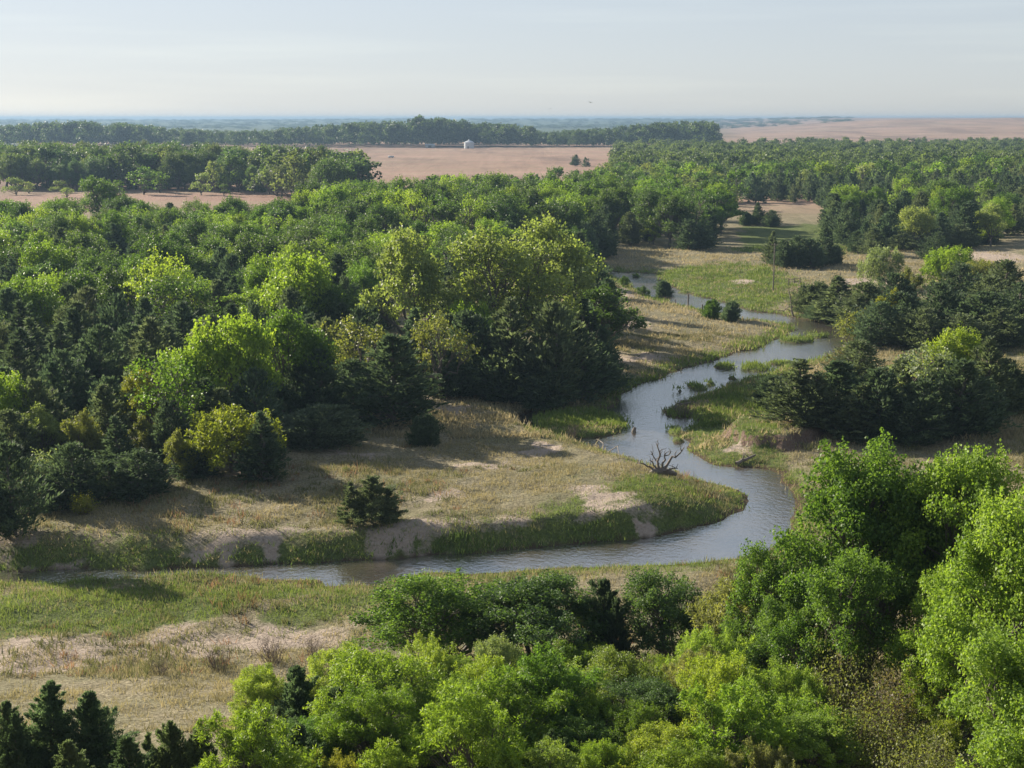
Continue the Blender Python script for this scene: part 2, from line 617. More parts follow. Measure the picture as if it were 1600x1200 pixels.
def cedar(key, seed, H=9, Wd=5, leaders=1, nb=420, sprays=46, size=0.3, shape=0.85, jag=0.25):
    rng = np.random.default_rng(seed)
    br, P, Ax, Ti, Ln = [], [], [], [], []
    lead = [(0.0, 0.0, H, Wd / 2)]
    for i in range(leaders - 1):
        a = rng.uniform(0, 6.28)
        r = Wd * rng.uniform(0.16, 0.34)
        lead.append((math.cos(a) * r, math.sin(a) * r, H * rng.uniform(0.62, 0.93), Wd * rng.uniform(0.2, 0.32)))
    for (lx, ly, h, rad) in lead:
        br.append((curve(rng, (lx * 0.35, ly * 0.35, -0.3), (lx, ly, h * 0.97), 8, 0, 0.01), np.linspace(0.02 * h, 0.003 * h, 8)))
        for _ in range(int(nb * (rad / (Wd / 2)) ** 1.2)):
            t = 1 - rng.random() ** 0.62
            if rng.random() < 0.5:
                t = rng.random()
            a = rng.uniform(0, 6.28)
            lump = 1 + jag * math.sin(3 * a + 5 * t + seed) * math.sin(9 * t + 2 * a)
            ln = rad * ((1 - t) ** shape * min(1, 0.72 + 1.6 * t) + 0.03) * rng.uniform(0.55, 1.22) * lump
            el = R(rng.uniform(5, 35) + 35 * t)
            d = np.array([math.cos(a) * math.cos(el), math.sin(a) * math.cos(el), math.sin(el)])
            o = np.array([lx, ly, h * (0.02 + 0.96 * t)])
            tip = o + d * ln
            if rng.random() < 0.25:
                br.append((np.stack([o, o + d * ln * 0.55 + np.array([0, 0, .02 * ln]), tip]), np.array([0.006 * h, 0.004 * h, 0.001 * h])))
            n = max(6, int(sprays * (0.35 + ln / rad)))
            s = 0.3 + 0.72 * rng.random(n) ** 0.75
            wdt = 0.16 * ln + 0.05
            P.append(o + d * (ln * s)[:, None] + rng.normal(0, 1, (n, 3)) * (wdt * (1.15 - s))[:, None])
            Ax.append(unit(d * 0.9 + np.array([0, 0, 0.65]) + rng.normal(0, 0.42, (n, 3))))
            Ti.append(np.clip(rng.normal(0.45, 0.16) + 0.1 * rng.normal(0, 1, n), 0, 1))
            Ln.append(size * rng.uniform(0.6, 1.25, n))
        n = max(30, int(sprays * 1.2))
        P.append(np.stack([rng.normal(lx, 0.012 * h, n), rng.normal(ly, 0.012 * h, n), h * rng.uniform(0.9, 1.0, n)], 1))
        Ax.append(unit(np.array([0, 0, 1.0]) + rng.normal(0, 0.35, (n, 3))))
        Ti.append(rng.random(n))
        Ln.append(size * rng.uniform(0.6, 1.1, n))
    P, Ax, Ti, Ln = map(np.concatenate, (P, Ax, Ti, Ln))
    P[:, 2] = np.maximum(P[:, 2], 0.1)
    Nn = unit(rng.normal(0, 1, (len(P), 3)))
    lv, lf = leaf_quads(P, Ax, Nn, Ln, Ln * 0.36, 0.1)
    tv, tf = tubes(br, 5)
    finish(key, tv, tf, lv, lf, np.repeat(Ti, 4), M_NEEDLE, M_BARK)


def twiggy(key, seed, H=3, Wd=3.6, stems=26, leaves=900, leaf=0.09, bark=None, forks=4, thick=0.014):
    """many-stemmed bush, bare or thinly leafed"""
    rng = np.random.default_rng(seed)
    br, P, Ax = [], [], []
    for i in range(stems):
        a = rng.uniform(0, 6.28)
        r = Wd * 0.5 * math.sqrt(rng.random())
        b = np.array([math.cos(a) * r * 0.35, math.sin(a) * r * 0.35, -0.1])
        t = np.array([math.cos(a) * r, math.sin(a) * r, H * rng.uniform(0.6, 1.0) * (1 - 0.35 * (2 * r / Wd) ** 2)])
        Q = curve(rng, b, t, 6, 0.05, 0.05)
        br.append((Q, np.linspace(thick, thick * 0.3, 6)))
        for k in range(forks):
            s = Q[rng.integers(2, 6)]
            e = s + unit(rng.normal(0, 1, 3) + np.array([0, 0, 0.8])) * H * rng.uniform(0.12, 0.3)
            br.append((curve(rng, s, e, 3, 0, 0.05), np.linspace(thick * 0.5, thick * 0.2, 3)))
            if leaves:
                n = leaves // (stems * forks) + 1
                w = rng.random((n, 1))
                P.append(s + (e - s) * w + rng.normal(0, 0.06 * H, (n, 3)))
                Ax.append(unit(rng.normal(0, 1, (n, 3)) + np.array([0, 0, 0.3])))
    tv, tf = tubes(br, 4)
    if leaves:
        P, Ax = np.concatenate(P), np.concatenate(Ax)
        P[:, 2] = np.maximum(P[:, 2], 0.03)
        L = leaf * rng.uniform(0.7, 1.3, len(P))
        lv, lf = leaf_quads(P, Ax, unit(rng.normal(0, 1, P.shape)), L, L * 0.7)
        finish(key, tv, tf, lv, lf, np.repeat(np.clip(rng.normal(.5, .2, len(P)), 0, 1), 4), M_LEAF, bark or M_TWIG, "stems")
    else:
        finish(key, tv, tf, None, None, None, M_LEAF, bark or M_TWIG, "stems")


# near kinds (leaf by leaf)
broad("near_cottonwood_0", 11, H=15, Wd=11, lobes=10, clumps=24, leaves=640, leaf=0.14, base=0.25, lobe_r=(0.17, 0.24), cs=(0.2, 0.36))
broad("near_cottonwood_1", 12, H=14, Wd=10, lobes=9, clumps=24, leaves=640, leaf=0.135, base=0.22, lobe_r=(0.17, 0.24), open_=0.3, cs=(0.2, 0.36))
broad("near_cottonwood_2", 13, H=13, Wd=9, lobes=9, clumps=20, leaves=600, leaf=0.13, base=0.2, rise=0.74, open_=0.5, lobe_r=(0.16, 0.23), cs=(0.2, 0.36))
broad("near_willow_0", 21, H=7, Wd=7, lobes=11, clumps=26, leaves=900, leaf=0.115, base=0.18, rise=0.72, fine=0.42, droop=-0.15, lobe_r=(0.13, 0.25), cs=(0.14, 0.32), open_=0.6, sh=0.4)
broad("near_willow_1", 22, H=6, Wd=7, lobes=10, clumps=24, leaves=900, leaf=0.115, base=0.12, rise=0.68, fine=0.42, droop=0.35, open_=0.7, lobe_r=(0.13, 0.25), cs=(0.14, 0.34), sh=0.4)
broad("near_willow_2", 24, H=6, Wd=6.5, lobes=12, clumps=22, leaves=760, leaf=0.125, base=0.2, rise=0.76, fine=0.5, droop=0.0, open_=0.8, lobe_r=(0.11, 0.24), cs=(0.14, 0.36), sh=0.5)
broad("near_locust_0", 23, H=7, Wd=8, lobes=13, clumps=18, leaves=620, leaf=0.12, base=0.3, rise=0.8, flat=0.45, fine=0.6, droop=0.4, open_=0.6, lobe_r=(0.12, 0.21), cs=(0.18, 0.4), sh=0.35)
cedar("near_cedar_0", 31, H=8, Wd=5.2, nb=230, sprays=150, size=0.24, jag=0.4, shape=0.75)
cedar("near_cedar_1", 32, H=7, Wd=5.8, leaders=3, nb=190, sprays=140, size=0.23, jag=0.4, shape=0.7)
cedar("near_cedar_2", 33, H=7, Wd=5.2, leaders=2, nb=200, sprays=140, size=0.23, jag=0.45, shape=0.75)
twiggy("near_thicket_0", 41, H=4, Wd=5, stems=70, leaves=9000, leaf=0.1, forks=5)
twiggy("near_thicket_1", 42, H=3.6, Wd=4.5, stems=60, leaves=6500, leaf=0.1, forks=5)
# middle distance
broad("cottonwood_0", 51, H=14, Wd=12, lobes=12, clumps=22, leaves=150, leaf=0.28, base=0.22, rise=0.74, cs=(0.18, 0.4), lobe_r=(0.13, 0.26), open_=0.1)
broad("cottonwood_1", 52, H=13, Wd=11, lobes=10, clumps=21, leaves=145, leaf=0.28, base=0.18, rise=0.72, open_=0.25, cs=(0.18, 0.4), lobe_r=(0.14, 0.27))
broad("cottonwood_2", 53, H=12, Wd=11, lobes=9, clumps=20, leaves=110, leaf=0.29, base=0.12, rise=0.66, cs=(0.18, 0.4), lobe_r=(0.14, 0.27), open_=0.3)
broad("cottonwood_3", 54, H=11, Wd=11, lobes=13, clumps=15, leaves=95, leaf=0.29, base=0.22, rise=0.8, flat=0.65, open_=0.5, lobe_r=(0.10, 0.2), cs=(0.18, 0.42))
broad("cottonwood_4", 55, H=13, Wd=8, lobes=9, clumps=18, leaves=110, leaf=0.29, base=0.2, rise=0.8, open_=0.5, lobe_r=(0.13, 0.27), cs=(0.18, 0.4))
broad("cottonwood_5", 56, H=10, Wd=11, lobes=8, clumps=14, leaves=100, leaf=0.29, base=0.25, rise=0.74, open_=0.9, lobe_r=(0.1, 0.24), cs=(0.16, 0.4))
broad("round_bush_0", 61, H=5.5, Wd=7.5, lobes=9, clumps=18, leaves=230, leaf=0.17, base=0.12, rise=0.62, fine=0.7, lobe_r=(0.13, 0.25), cs=(0.16, 0.36), open_=0.5, sh=0.4)
broad("round_bush_1", 62, H=5, Wd=5, lobes=7, clumps=16, leaves=230, leaf=0.15, base=0.12, rise=0.66, fine=0.6, lobe_r=(0.15, 0.27), cs=(0.16, 0.36), open_=0.5, sh=0.35)
cedar("cedar_0", 71, H=9, Wd=5.5, nb=260, sprays=22, size=0.48, shape=0.68)
cedar("cedar_1", 72, H=8, Wd=6.5, leaders=3, nb=230, sprays=20, size=0.46, shape=0.6)
cedar("cedar_2", 73, H=8, Wd=7.5, leaders=5, nb=210, sprays=20, size=0.46, shape=0.52)
cedar("cedar_3", 74, H=10, Wd=5.0, leaders=2, nb=240, sprays=20, size=0.5, shape=0.95)
cedar("cedar_bush_0", 75, H=4, Wd=4.6, leaders=5, nb=260, sprays=26, size=0.27, shape=0.55)
twiggy("twig_bush_0", 81, H=2.6, Wd=3.4, stems=46, leaves=0, forks=5, thick=0.02)
twiggy("leafy_bush_0", 82, H=2.4, Wd=3.4, stems=40, leaves=1500, leaf=0.16, forks=4)
# far
broad("far_tree_0", 91, H=15, Wd=12, lobes=7, clumps=11, leaves=26, leaf=0.7, base=0.06, rise=0.72, cs=(0.2, 0.42), lobe_r=(0.13, 0.27))
broad("far_tree_1", 92, H=15, Wd=11, lobes=8, clumps=10, leaves=24, leaf=0.7, base=0.04, rise=0.76, cs=(0.2, 0.42), lobe_r=(0.13, 0.27))
broad("far_tree_2", 93, H=14, Wd=13, lobes=9, clumps=10, leaves=24, leaf=0.7, base=0.03, rise=0.68, cs=(0.2, 0.42), lobe_r=(0.13, 0.27))
cedar("far_cedar_0", 94, H=9, Wd=6, leaders=2, nb=110, sprays=9, size=0.9)
cedar("far_cedar_1", 95, H=8, Wd=6.5, leaders=3, nb=100, sprays=9, size=0.9, shape=0.7)

COUNT = {}


def plant(name, key, x, y, h, w, rot, color, label, cat, group=None, stretch=1.0, sink=0.05):
    """one tree or bush: an Empty at its foot with trunk and crown under it"""
    tm, cm, ph, pw = PROTO[key]
    o = bpy.data.objects.new(name, None)
    COL.objects.link(o)
    o.empty_display_size = 0.5
    o.location = (x, y, hz(x, y) - sink)
    o.rotation_euler = (0, 0, rot)
    k_ = rnd.uniform(0.88, 1.14)
    o.scale = (w / pw * k_, w / pw / k_ * stretch, h / ph)
    o.rotation_euler = (rnd.gauss(0, 0.03), rnd.gauss(0, 0.03), rot)
    t = link(tm.name.split(".")[0], tm, o)
    if cm is not None:
        c = link("crown", cm, o)
        c.color = (*color, 1)
    tag(o, label, cat, group)
    return o


# colours (albedo)
BRIGHT = (0.17, 0.25, 0.04)
LIME = (0.20, 0.265, 0.042)
GREEN = (0.095, 0.16, 0.032)
DEEP = (0.075, 0.125, 0.038)
PALE = (0.19, 0.235, 0.09)
OLIVE = (0.15, 0.165, 0.055)
SILVER = (0.17, 0.21, 0.12)
YELLOW = (0.20, 0.21, 0.03)
CEDAR = (0.074, 0.106, 0.060)
CEDARB = (0.112, 0.140, 0.074)
CEDARG = (0.090, 0.130, 0.076)
BROWN = (0.11, 0.095, 0.045)
rnd = random.Random(5)
TREES = []      # (name, key, x, y, h, w, color, label, cat, group)


def px_per_m(y, z=0.0):
    return FPX / (y * cp - (z - CAMZ) * sp_)


def stand(name, key, px, top, wpx, color, label, cat, d=None, base=None, h=None, group=None, stretch=1.0):
    """a tree whose crown tops out at (px, top) in the photograph, standing d metres out, or with its foot at row base, or h tall"""
    if base is not None:
        x, y, z = G(px, base)
    elif d is not None:
        y = d
        x = (px - 800) / px_per_m(y)
        z = hz(x, y)
    else:
        r = ray(px, top)
        t = (h - CAMZ) / r[2]
        x, y = r[0] * t, r[1] * t
        z = hz(x, y)
    # height from the top row at this distance
    r = ray(px, top)
    zt = CAMZ + r[2] * y / r[1]
    x = (px - 800) / px_per_m(y, 0.6 * zt + 0.4 * z)
    hh = max(0.4, zt - z)
    w_ = wpx / px_per_m(y, zt)
    if key.startswith(("cotton", "round")):
        w_ = max(w_, 0.72 * hh)
    if key.startswith("near"):
        w_ = max(w_ * 1.12, hh * (0.68 if "cedar" in key else 0.64 if "cotton" in key else 0.95))
    if key.startswith("near") and "cedar" not in key:       # the near slope is of a deeper, cooler green
        kk = (1.18, 1.14, 1.5) if ("willow" in key or "locust" in key) else (0.98, 1.0, 1.2)
        color = tuple(a * b for a, b in zip(color, kk))
    TREES.append((name, key, x, y, hh, w_, color, label, cat, group, stretch))


CT, CD, WL = "cottonwood_tree", "cedar_tree", "willow_tree"
# ---- the slope under the viewpoint
stand(CT, "near_cottonwood_0", 1362, 680, 245, GREEN, "tall green cottonwood whose crown rises beside the creek's right-hand bend", "tree", d=60)
stand(CT, "near_cottonwood_2", 1455, 745, 170, GREEN, "cottonwood joined to the tallest one, spreading toward the dry field", "tree", d=62)
stand(CT, "near_cottonwood_1", 1515, 700, 120, BRIGHT, "slim cottonwood top standing up alone before the dry field", "tree", d=58)
stand(CT, "near_cottonwood_0", 1600, 775, 220, BRIGHT, "bright big-leaved cottonwood filling the right edge of the view", "tree", d=48)
stand(CT, "near_cottonwood_1", 1500, 880, 170, BRIGHT, "leafy cottonwood below the slim one, branches reaching down the slope", "tree", d=52)
stand(CT, "near_cottonwood_2", 1325, 850, 180, GREEN, "lower cottonwood under the tallest one, thin limbs showing", "tree", d=55)
stand(CT, "near_cottonwood_0", 1625, 960, 180, BRIGHT, "closest cottonwood in the bottom right corner, large shiny leaves", "tree", d=40)
stand(CT, "near_cottonwood_2", 1222, 842, 70, GREEN, "small leaning cottonwood bough poking out over the creek", "tree", d=61)
stand(CT, "near_cottonwood_2", 690, 880, 230, GREEN, "dark-limbed tree with round crown, first before the lower creek bend", "tree", d=66)
stand(CT, "near_cottonwood_1", 850, 902, 240, DEEP, "dense dark green tree between the round crown and the black cedar", "tree", d=65)
stand(CT, "near_cottonwood_2", 1055, 884, 195, DEEP, "dark green tree beside the black cedar, close to the meadow's edge", "tree", d=66)
stand(CT, "near_cottonwood_2", 770, 985, 90, PALE, "small grey-green tree in the gap below the two dark crowns", "tree", d=59)
stand(WL, "near_willow_0", 1165, 900, 150, OLIVE, "pale willow between the dark tree and the tall cottonwood", "tree", d=62)
stand(WL, "near_willow_0", 548, 1008, 120, LIME, "soft yellow-green willow on the meadow side of the cedars", "tree", d=57)
stand(WL, "near_willow_1", 655, 998, 140, LIME, "pale round willow just under the round dark-limbed tree", "tree", d=58)
stand(WL, "near_willow_0", 405, 1040, 110, LIME, "outermost yellow-green willow, beside the sharp cedar", "tree", d=56)
stand(WL, "near_willow_1", 690, 1062, 160, BRIGHT, "broad willow in front of the pale round one", "tree", d=53)
stand(WL, "near_willow_1", 1125, 975, 150, BRIGHT, "rounded willow below the dark tree, limbs visible on its right", "tree", d=58)
stand(WL, "near_willow_0", 1090, 1015, 130, OLIVE, "soft willow in front of the rounded one", "tree", d=55)
stand(WL, "near_willow_1", 1230, 1040, 150, BRIGHT, "feathery willow next to the brown thicket", "tree", d=52)
stand(WL, "near_willow_0", 1215, 930, 130, GREEN, "green willow in the shade of the lower cottonwood", "tree", d=58)
stand("locust_tree", "near_locust_0", 880, 1045, 190, BRIGHT, "flat-layered locust with feathery tiers, upper of two", "tree", d=56)
stand("locust_tree", "near_locust_0", 800, 1100, 170, LIME, "flat-layered locust lower down, before the broad willow", "tree", d=52)
stand("leafy_tree", "near_cottonwood_1", 1010, 1068, 150, DEEP, "silvery dark green leafy tree at the bottom centre", "tree", d=52)
stand("leafy_tree", "near_cottonwood_2", 920, 1125, 130, GREEN, "mid-green leafy tree right of the lower locust", "tree", d=49)
stand("leafy_tree", "near_cottonwood_2", 1130, 1110, 130, GREEN, "small leafy tree between silvery tree and feathery willow", "tree", d=49)
stand("leafy_tree", "near_cottonwood_1", 1270, 1120, 150, BRIGHT, "sunlit leafy tree at the foot of the brown thicket", "tree", d=47)
stand("shrub", "near_willow_1", 1190, 1165, 140, OLIVE, "pale olive bush cut by the bottom edge below the small leafy tree", "shrub", d=45)
stand("shrub", "near_willow_1", 520, 1178, 110, YELLOW, "yellow-tipped bush at the bottom edge among cedars", "shrub", d=45)
stand("shrub", "near_willow_0", 620, 1120, 120, BRIGHT, "green bush between the bottom cedars and the broad willow", "shrub", d=50)
stand("shrub", "near_thicket_0", 1345, 985, 170, OLIVE, "brown twiggy thicket, thinly leafed, under the big cottonwoods", "shrub", d=53, group="thickets")
stand("shrub", "near_thicket_1", 1420, 1030, 150, BROWN, "brownest twiggy thicket with few leaves beside bright cottonwood", "shrub", d=50, group="thickets")
stand("shrub", "near_thicket_0", 1360, 1085, 180, OLIVE, "lower twiggy thicket with tiny olive leaves", "shrub", d=48, group="thickets")
stand("shrub", "near_thicket_1", 1460, 1110, 150, OLIVE, "twiggy thicket under the bottom right cottonwood", "shrub", d=45, group="thickets")
stand("shrub", "near_thicket_1", 1290, 1010, 120, BROWN, "small brown thicket between green willow and larger thicket", "shrub", d=54, group="thickets")
stand(CD, "near_cedar_1", 945, 905, 95, CEDAR, "black-looking cedar between two dark green trees", "tree", d=66)
for i, (px, top, w, d, key, c, lab) in enumerate([
    (78, 1062, 85, 50, 0, CEDARG, "sharp-topped cedar, tallest in the bottom left corner"),
    (147, 1078, 95, 50, 1, CEDARG, "full cedar right beside the sharp-topped one"),
    (18, 1095, 90, 49, 1, CEDAR, "dark cedar at the lower left corner of the view"),
    (262, 1128, 80, 46, 0, CEDARB, "low brownish cedar tip alone at the bottom edge"),
    (315, 1135, 85, 46, 1, CEDARB, "brownish cedar next to the lone low tip"),
    (455, 1040, 100, 54, 0, CEDARG, "dark sharp cedar rising against the yellow-green willow"),
    (400, 1100, 100, 50, 1, CEDARB, "cedar filling the gap below the sharp dark one"),
    (530, 1075, 90, 52, 1, CEDAR, "dark cedar in the shade under the soft willow"),
    (585, 1090, 70, 51, 0, CEDAR, "narrow cedar between the soft willow and the green bush"),
    (205, 1150, 90, 45, 1, CEDAR, "short cedar between the full cedar and the brownish ones"),
    (705, 1128, 75, 48, 0, CEDARB, "narrow cedar in front of the broad willow"),
    (110, 1150, 90, 45, 1, CEDARB, "cedar at the bottom edge under the sharp-topped one"),
    (470, 1125, 90, 47, 0, CEDARG, "cedar at the bottom edge under the dark sharp one"),
    (860, 1140, 75, 47, 0, CEDAR, "dark cedar tip under the lower locust")]):
    stand(CD, "near_cedar_%d" % ((key + 2 * (i % 2)) % 3), px, top, w, (c[0] * 1.1, c[1] * 1.15, c[2] * 1.0), lab, "tree", d=d, group="cedars on the slope")

# ---- the wood across the creek: trees that stand out
stand(CT, "cottonwood_0", 165, 274, 82, GREEN, "lone big cottonwood standing above the canopy before the pale field", "tree", h=14)
stand(CT, "cottonwood_3", 236, 388, 118, (0.22, 0.29, 0.05), "light open-crowned tree shining out of the dark wood", "tree", h=13)
stand(CT, "cottonwood_2", 466, 394, 132, (0.19, 0.27, 0.045), "round bright crown alone in the dark wood", "tree", h=13)
stand(CT, "cottonwood_1", 640, 353, 150, PALE, "tall pale cottonwood beside the largest one", "tree", h=17)
stand(CT, "cottonwood_0", 790, 352, 190, PALE, "largest pale cottonwood of the wood, broad spreading crown", "tree", h=17)
stand(CT, "cottonwood_1", 850, 333, 110, PALE, "pale crown rising behind the largest cottonwood", "tree", h=18)
stand(CT, "cottonwood_2", 355, 487, 140, (0.19, 0.27, 0.045), "sunlit cottonwood with a rounded twin crown over the dark cedars", "tree", h=12)
stand(CT, "cottonwood_1", 455, 478, 110, GREEN, "cottonwood beside the rounded twin crown, darker and more open", "tree", h=12)
stand(CT, "cottonwood_2", 290, 540, 100, BRIGHT, "lower sunlit crown leaning left of the twin crown", "tree", h=9)
stand(CT, "cottonwood_1", 228, 572, 95, YELLOW, "yellow-green small tree at the foot of the sunlit crowns", "tree", h=8)
stand(CT, "cottonwood_3", 560, 492, 130, OLIVE, "olive budding tree above the big dark cedar", "tree", h=10)
stand(CT, "cottonwood_3", 690, 485, 110, OLIVE, "olive budding tree between two dark cedar groups", "tree", h=10)
stand(CT, "cottonwood_2", 740, 470, 70, BRIGHT, "small bright tree under the largest pale cottonwood", "tree", h=9)
stand("shrub", "round_bush_0", 358, 634, 165, (0.19, 0.22, 0.035), "large domed yellow-green bush at the edge of the sandy terrace", "shrub", base=738)
stand(CT, "cottonwood_2", 15, 580, 80, BRIGHT, "bright tree cut by the left edge above the pale domes", "tree", h=8)
for i, (px, top, w, lab) in enumerate([
    (60, 632, 110, "widest pale dome, near the view's left edge"),
    (128, 640, 70, "pale domed tree, second from the left edge"),
    (226, 648, 62, "pale domed tree with an even round head"),
    (275, 668, 50, "smallest pale dome, touching the yellow-green bush")]):
    stand(WL, "round_bush_1", px, top, w * 1.15, OLIVE if i else PALE, lab, "tree", h=5.0 if i > 1 else 5.8, group="pale domes along the wood's edge")
stand("shrub", "leafy_bush_0", 62, 700, 75, SILVER, "greyish blossoming bush in front of the dark cedars", "shrub", h=4.5)
for px, top, w, base, key, c, lab in [
    (612, 520, 130, 662, "cedar_0", CEDAR, "biggest dark cedar, pyramid standing at the terrace's edge"),
    (500, 632, 125, 700, "cedar_bush_0", (0.105, 0.135, 0.085), "low grey-green cedar bush spreading on the terrace"),
    (668, 646, 46, 697, "cedar_bush_0", CEDAR, "small dark cedar at the foot of the biggest one"),
    (580, 744, 82, 818, "near_cedar_1", CEDARB, "solitary round cedar on top of the sandy cut bank"),
    (18, 690, 110, 835, "cedar_1", CEDAR, "dark cedar at the left edge by the cut bank"),
    (110, 690, 120, 790, "cedar_2", CEDAR, "broad dark cedar under the pale domes"),
    (215, 700, 120, 775, "cedar_2", CEDAR, "wide cedar left of the yellow-green bush"),
    (170, 720, 80, 780, "cedar_1", CEDAR, "cedar wedged between two broad dark ones"),
    (300, 700, 70, 748, "cedar_1", CEDAR, "cedar behind the yellow-green bush's left flank"),
    (735, 485, 110, 612, "cedar_1", CEDAR, "cedar closing the left end of the black grove"),
    (800, 465, 110, 622, "cedar_3", CEDARB, "tall olive-tipped cedar in the middle of the black grove"),
    (860, 472, 110, 628, "cedar_1", CEDARB, "cedar with pale shoots in the black grove"),
    (905, 500, 100, 622, "cedar_0", CEDAR, "cedar below the grey dead top in the black grove"),
    (945, 535, 75, 612, "cedar_1", CEDAR, "last cedar of the black grove, nearest the water"),
    (700, 545, 90, 618, "cedar_2", CEDAR, "cedar joining the black grove to the big pyramid"),
    (850, 560, 110, 632, "cedar_2", CEDAR, "low wide cedar skirting the black grove"),
    (770, 560, 100, 628, "cedar_2", CEDAR, "low cedar at the grove's shaded front"),
    (555, 560, 90, 650, "cedar_1", CEDAR, "cedar left of the big pyramid, half hidden"),
    (440, 600, 90, 672, "cedar_2", CEDAR, "cedar in shade above the yellow-green bush"),
]:
    stand(CD, key, px, top, w * 1.1, c, lab, "tree", base=base, group="dark cedars along the wood's edge")
stand("shrub", "twig_bush_0", 905, 485, 50, SILVER, "grey leafless tree top showing among the black grove", "shrub", h=9)
stand("shrub", "leafy_bush_0", 132, 768, 50, YELLOW, "small yellow spiky shrub on the shaded terrace", "shrub", base=803)
stand("shrub", "leafy_bush_0", 542, 727, 18, OLIVE, "tiny round weed clump on the bare terrace", "shrub", base=738)

for px, top, w, h, c, lab in [(100, 545, 95, 7.5, CEDARG, "cedar"), (60, 590, 90, 7.5, CEDARB, "cedar"), (165, 600, 85, 7, CEDARB, "cedar"), (35, 510, 95, 8, CEDAR, "cedar"), (200, 505, 95, 8, CEDARG, "cedar"),
                              (325, 590, 85, 7, CEDAR, "cedar"), (395, 575, 90, 7.5, CEDARG, "cedar"), (500, 545, 90, 8, CEDAR, "cedar"), (265, 625, 75, 6.5, CEDAR, "cedar"), (185, 650, 80, 6, CEDAR, "cedar"), (20, 640, 80, 6, CEDARB, "cedar"),
                              (410, 640, 80, 6.5, CEDAR, "cedar"), (345, 605, 80, 6.5, CEDARB, "cedar"), (460, 560, 80, 7, CEDAR, "cedar"), (285, 470, 90, 8.5, CEDARG, "cedar"), (120, 470, 90, 8.5, CEDARB, "cedar"), (400, 520, 80, 7.5, CEDAR, "cedar")]:
    stand(CD, "cedar_%d" % rnd.randrange(4), px, top, w * 1.1, c, "dark cedar packed into the shaded middle of the wood across the creek", "tree", h=h, group="cedars in the shaded wood")

# ---- right bank
for px, top, w, base, key, c, lab in [
    (1245, 560, 100, 662, "cedar_3", CEDARB, "spiky cedar at the creek end of the right-bank grove"),
    (1310, 562, 105, 672, "cedar_0", CEDAR, "dark cedar second from the creek in the right-bank grove"),
    (1375, 575, 110, 682, "cedar_1", CEDAR, "dense cedar under the silver-leafed cottonwood"),
    (1440, 590, 110, 688, "cedar_2", CEDAR, "wide cedar in the middle of the right-bank grove"),
    (1505, 560, 110, 676, "cedar_1", CEDAR, "cedar below the yellow-topped tree"),
    (1548, 525, 80, 650, "cedar_3", CEDARB, "pointed cedar at the field end of the right-bank grove"),
    (1585, 575, 70, 640, "cedar_2", CEDARB, "brownish cedar at the right edge beside the field"),
    (1205, 585, 60, 625, "cedar_bush_0", CEDAR, "low dark bush on the right bank before the grove"),
    (1345, 530, 90, 600, "cedar_1", CEDARB, "olive cedar behind the right-bank grove"),
]:
    stand(CD, key, px, top, w * 1.18, c, lab, "tree", base=base, group="cedars of the right-bank grove")
stand(CT, "cottonwood_3", 1430, 535, 150, SILVER, "silver-green cottonwood rising out of the right-bank cedars", "tree", base=660)
stand(CT, "cottonwood_2", 1488, 508, 85, LIME, "yellow-topped tree behind the silver-green cottonwood", "tree", base=630)
for px, top, w, base, key, c, lab in [
    (1405, 455, 100, 530, "cedar_1", CEDAR, "cedar in the second grove, above the pool"),
    (1470, 440, 100, 530, "cedar_2", CEDAR, "broad cedar in the middle of the second grove"),
    (1535, 455, 100, 535, "cedar_1", CEDAR, "cedar at the field side of the second grove"),
    (1590, 440, 90, 525, "cedar_2", CEDAR, "cedar cut by the right edge in the second grove"),
    (1355, 440, 80, 515, "cedar_1", CEDARB, "olive cedar at the brushy end of the second grove"),
    (1310, 430, 80, 500, "cedar_3", CEDARB, "brown-green cedar on the bank above the pool"),
    (1430, 490, 90, 540, "cedar_2", CEDARB, "low cedar at the foot of the second grove"),
    (1500, 410, 90, 490, "cedar_2", CEDAR, "cedar behind the second grove, under the bright bush"),
    (1570, 405, 80, 480, "cedar_1", CEDARB, "cedar high at the right edge by the tan slope"),
    (1280, 440, 60, 490, "cedar_bush_0", CEDARB, "small brown-green cedar bush nearest the fence"),
]:
    stand(CD, key, px, top, w * 1.18, c, lab, "tree", base=base, group="cedars of the second right-bank grove")
for px, top, w, base, g in [(1280, 590, 90, 676, 0), (1345, 600, 100, 684, 0), (1415, 560, 100, 660, 0), (1470, 560, 100, 665, 0), (1530, 590, 90, 668, 0), (1570, 560, 90, 640, 0), (1330, 590, 90, 655, 0),
                            (1375, 470, 90, 540, 1), (1440, 480, 90, 545, 1), (1505, 490, 100, 548, 1), (1565, 480, 100, 540, 1), (1400, 425, 80, 495, 1), (1545, 430, 90, 505, 1), (1340, 460, 70, 520, 1), (1600, 470, 90, 530, 1), (1290, 465, 60, 500, 1)]:
    stand(CD, "cedar_%d" % rnd.choice([1, 2, 2, 3]), px, top, w * 1.12, rnd.choice([CEDAR, CEDARB, CEDARG, CEDARB]), ("cedar filling the dense right-bank grove among similar ones" if g == 0 else "cedar filling the second grove above the pool among similar ones"), "tree", base=base, group="cedars of the dense grove" if g == 0 else "cedars of the grove above the pool")
stand("shrub", "round_bush_0", 1375, 383, 75, SILVER, "pale silvery bush on the rise above the second grove", "shrub", base=450)
stand("shrub", "round_bush_0", 1485, 384, 85, BRIGHT, "vivid green bush on the rise near the tan slope", "shrub", base=450)
stand("shrub", "round_bush_0", 1535, 405, 80, OLIVE, "dull olive bush beside the vivid green one", "shrub", base=460)
stand("shrub", "round_bush_1", 1390, 450, 65, YELLOW, "yellowish bush inside the second grove", "shrub", base=530)
stand("shrub", "round_bush_1", 1420, 415, 60, OLIVE, "olive bush below the pale silvery one", "shrub", base=490)
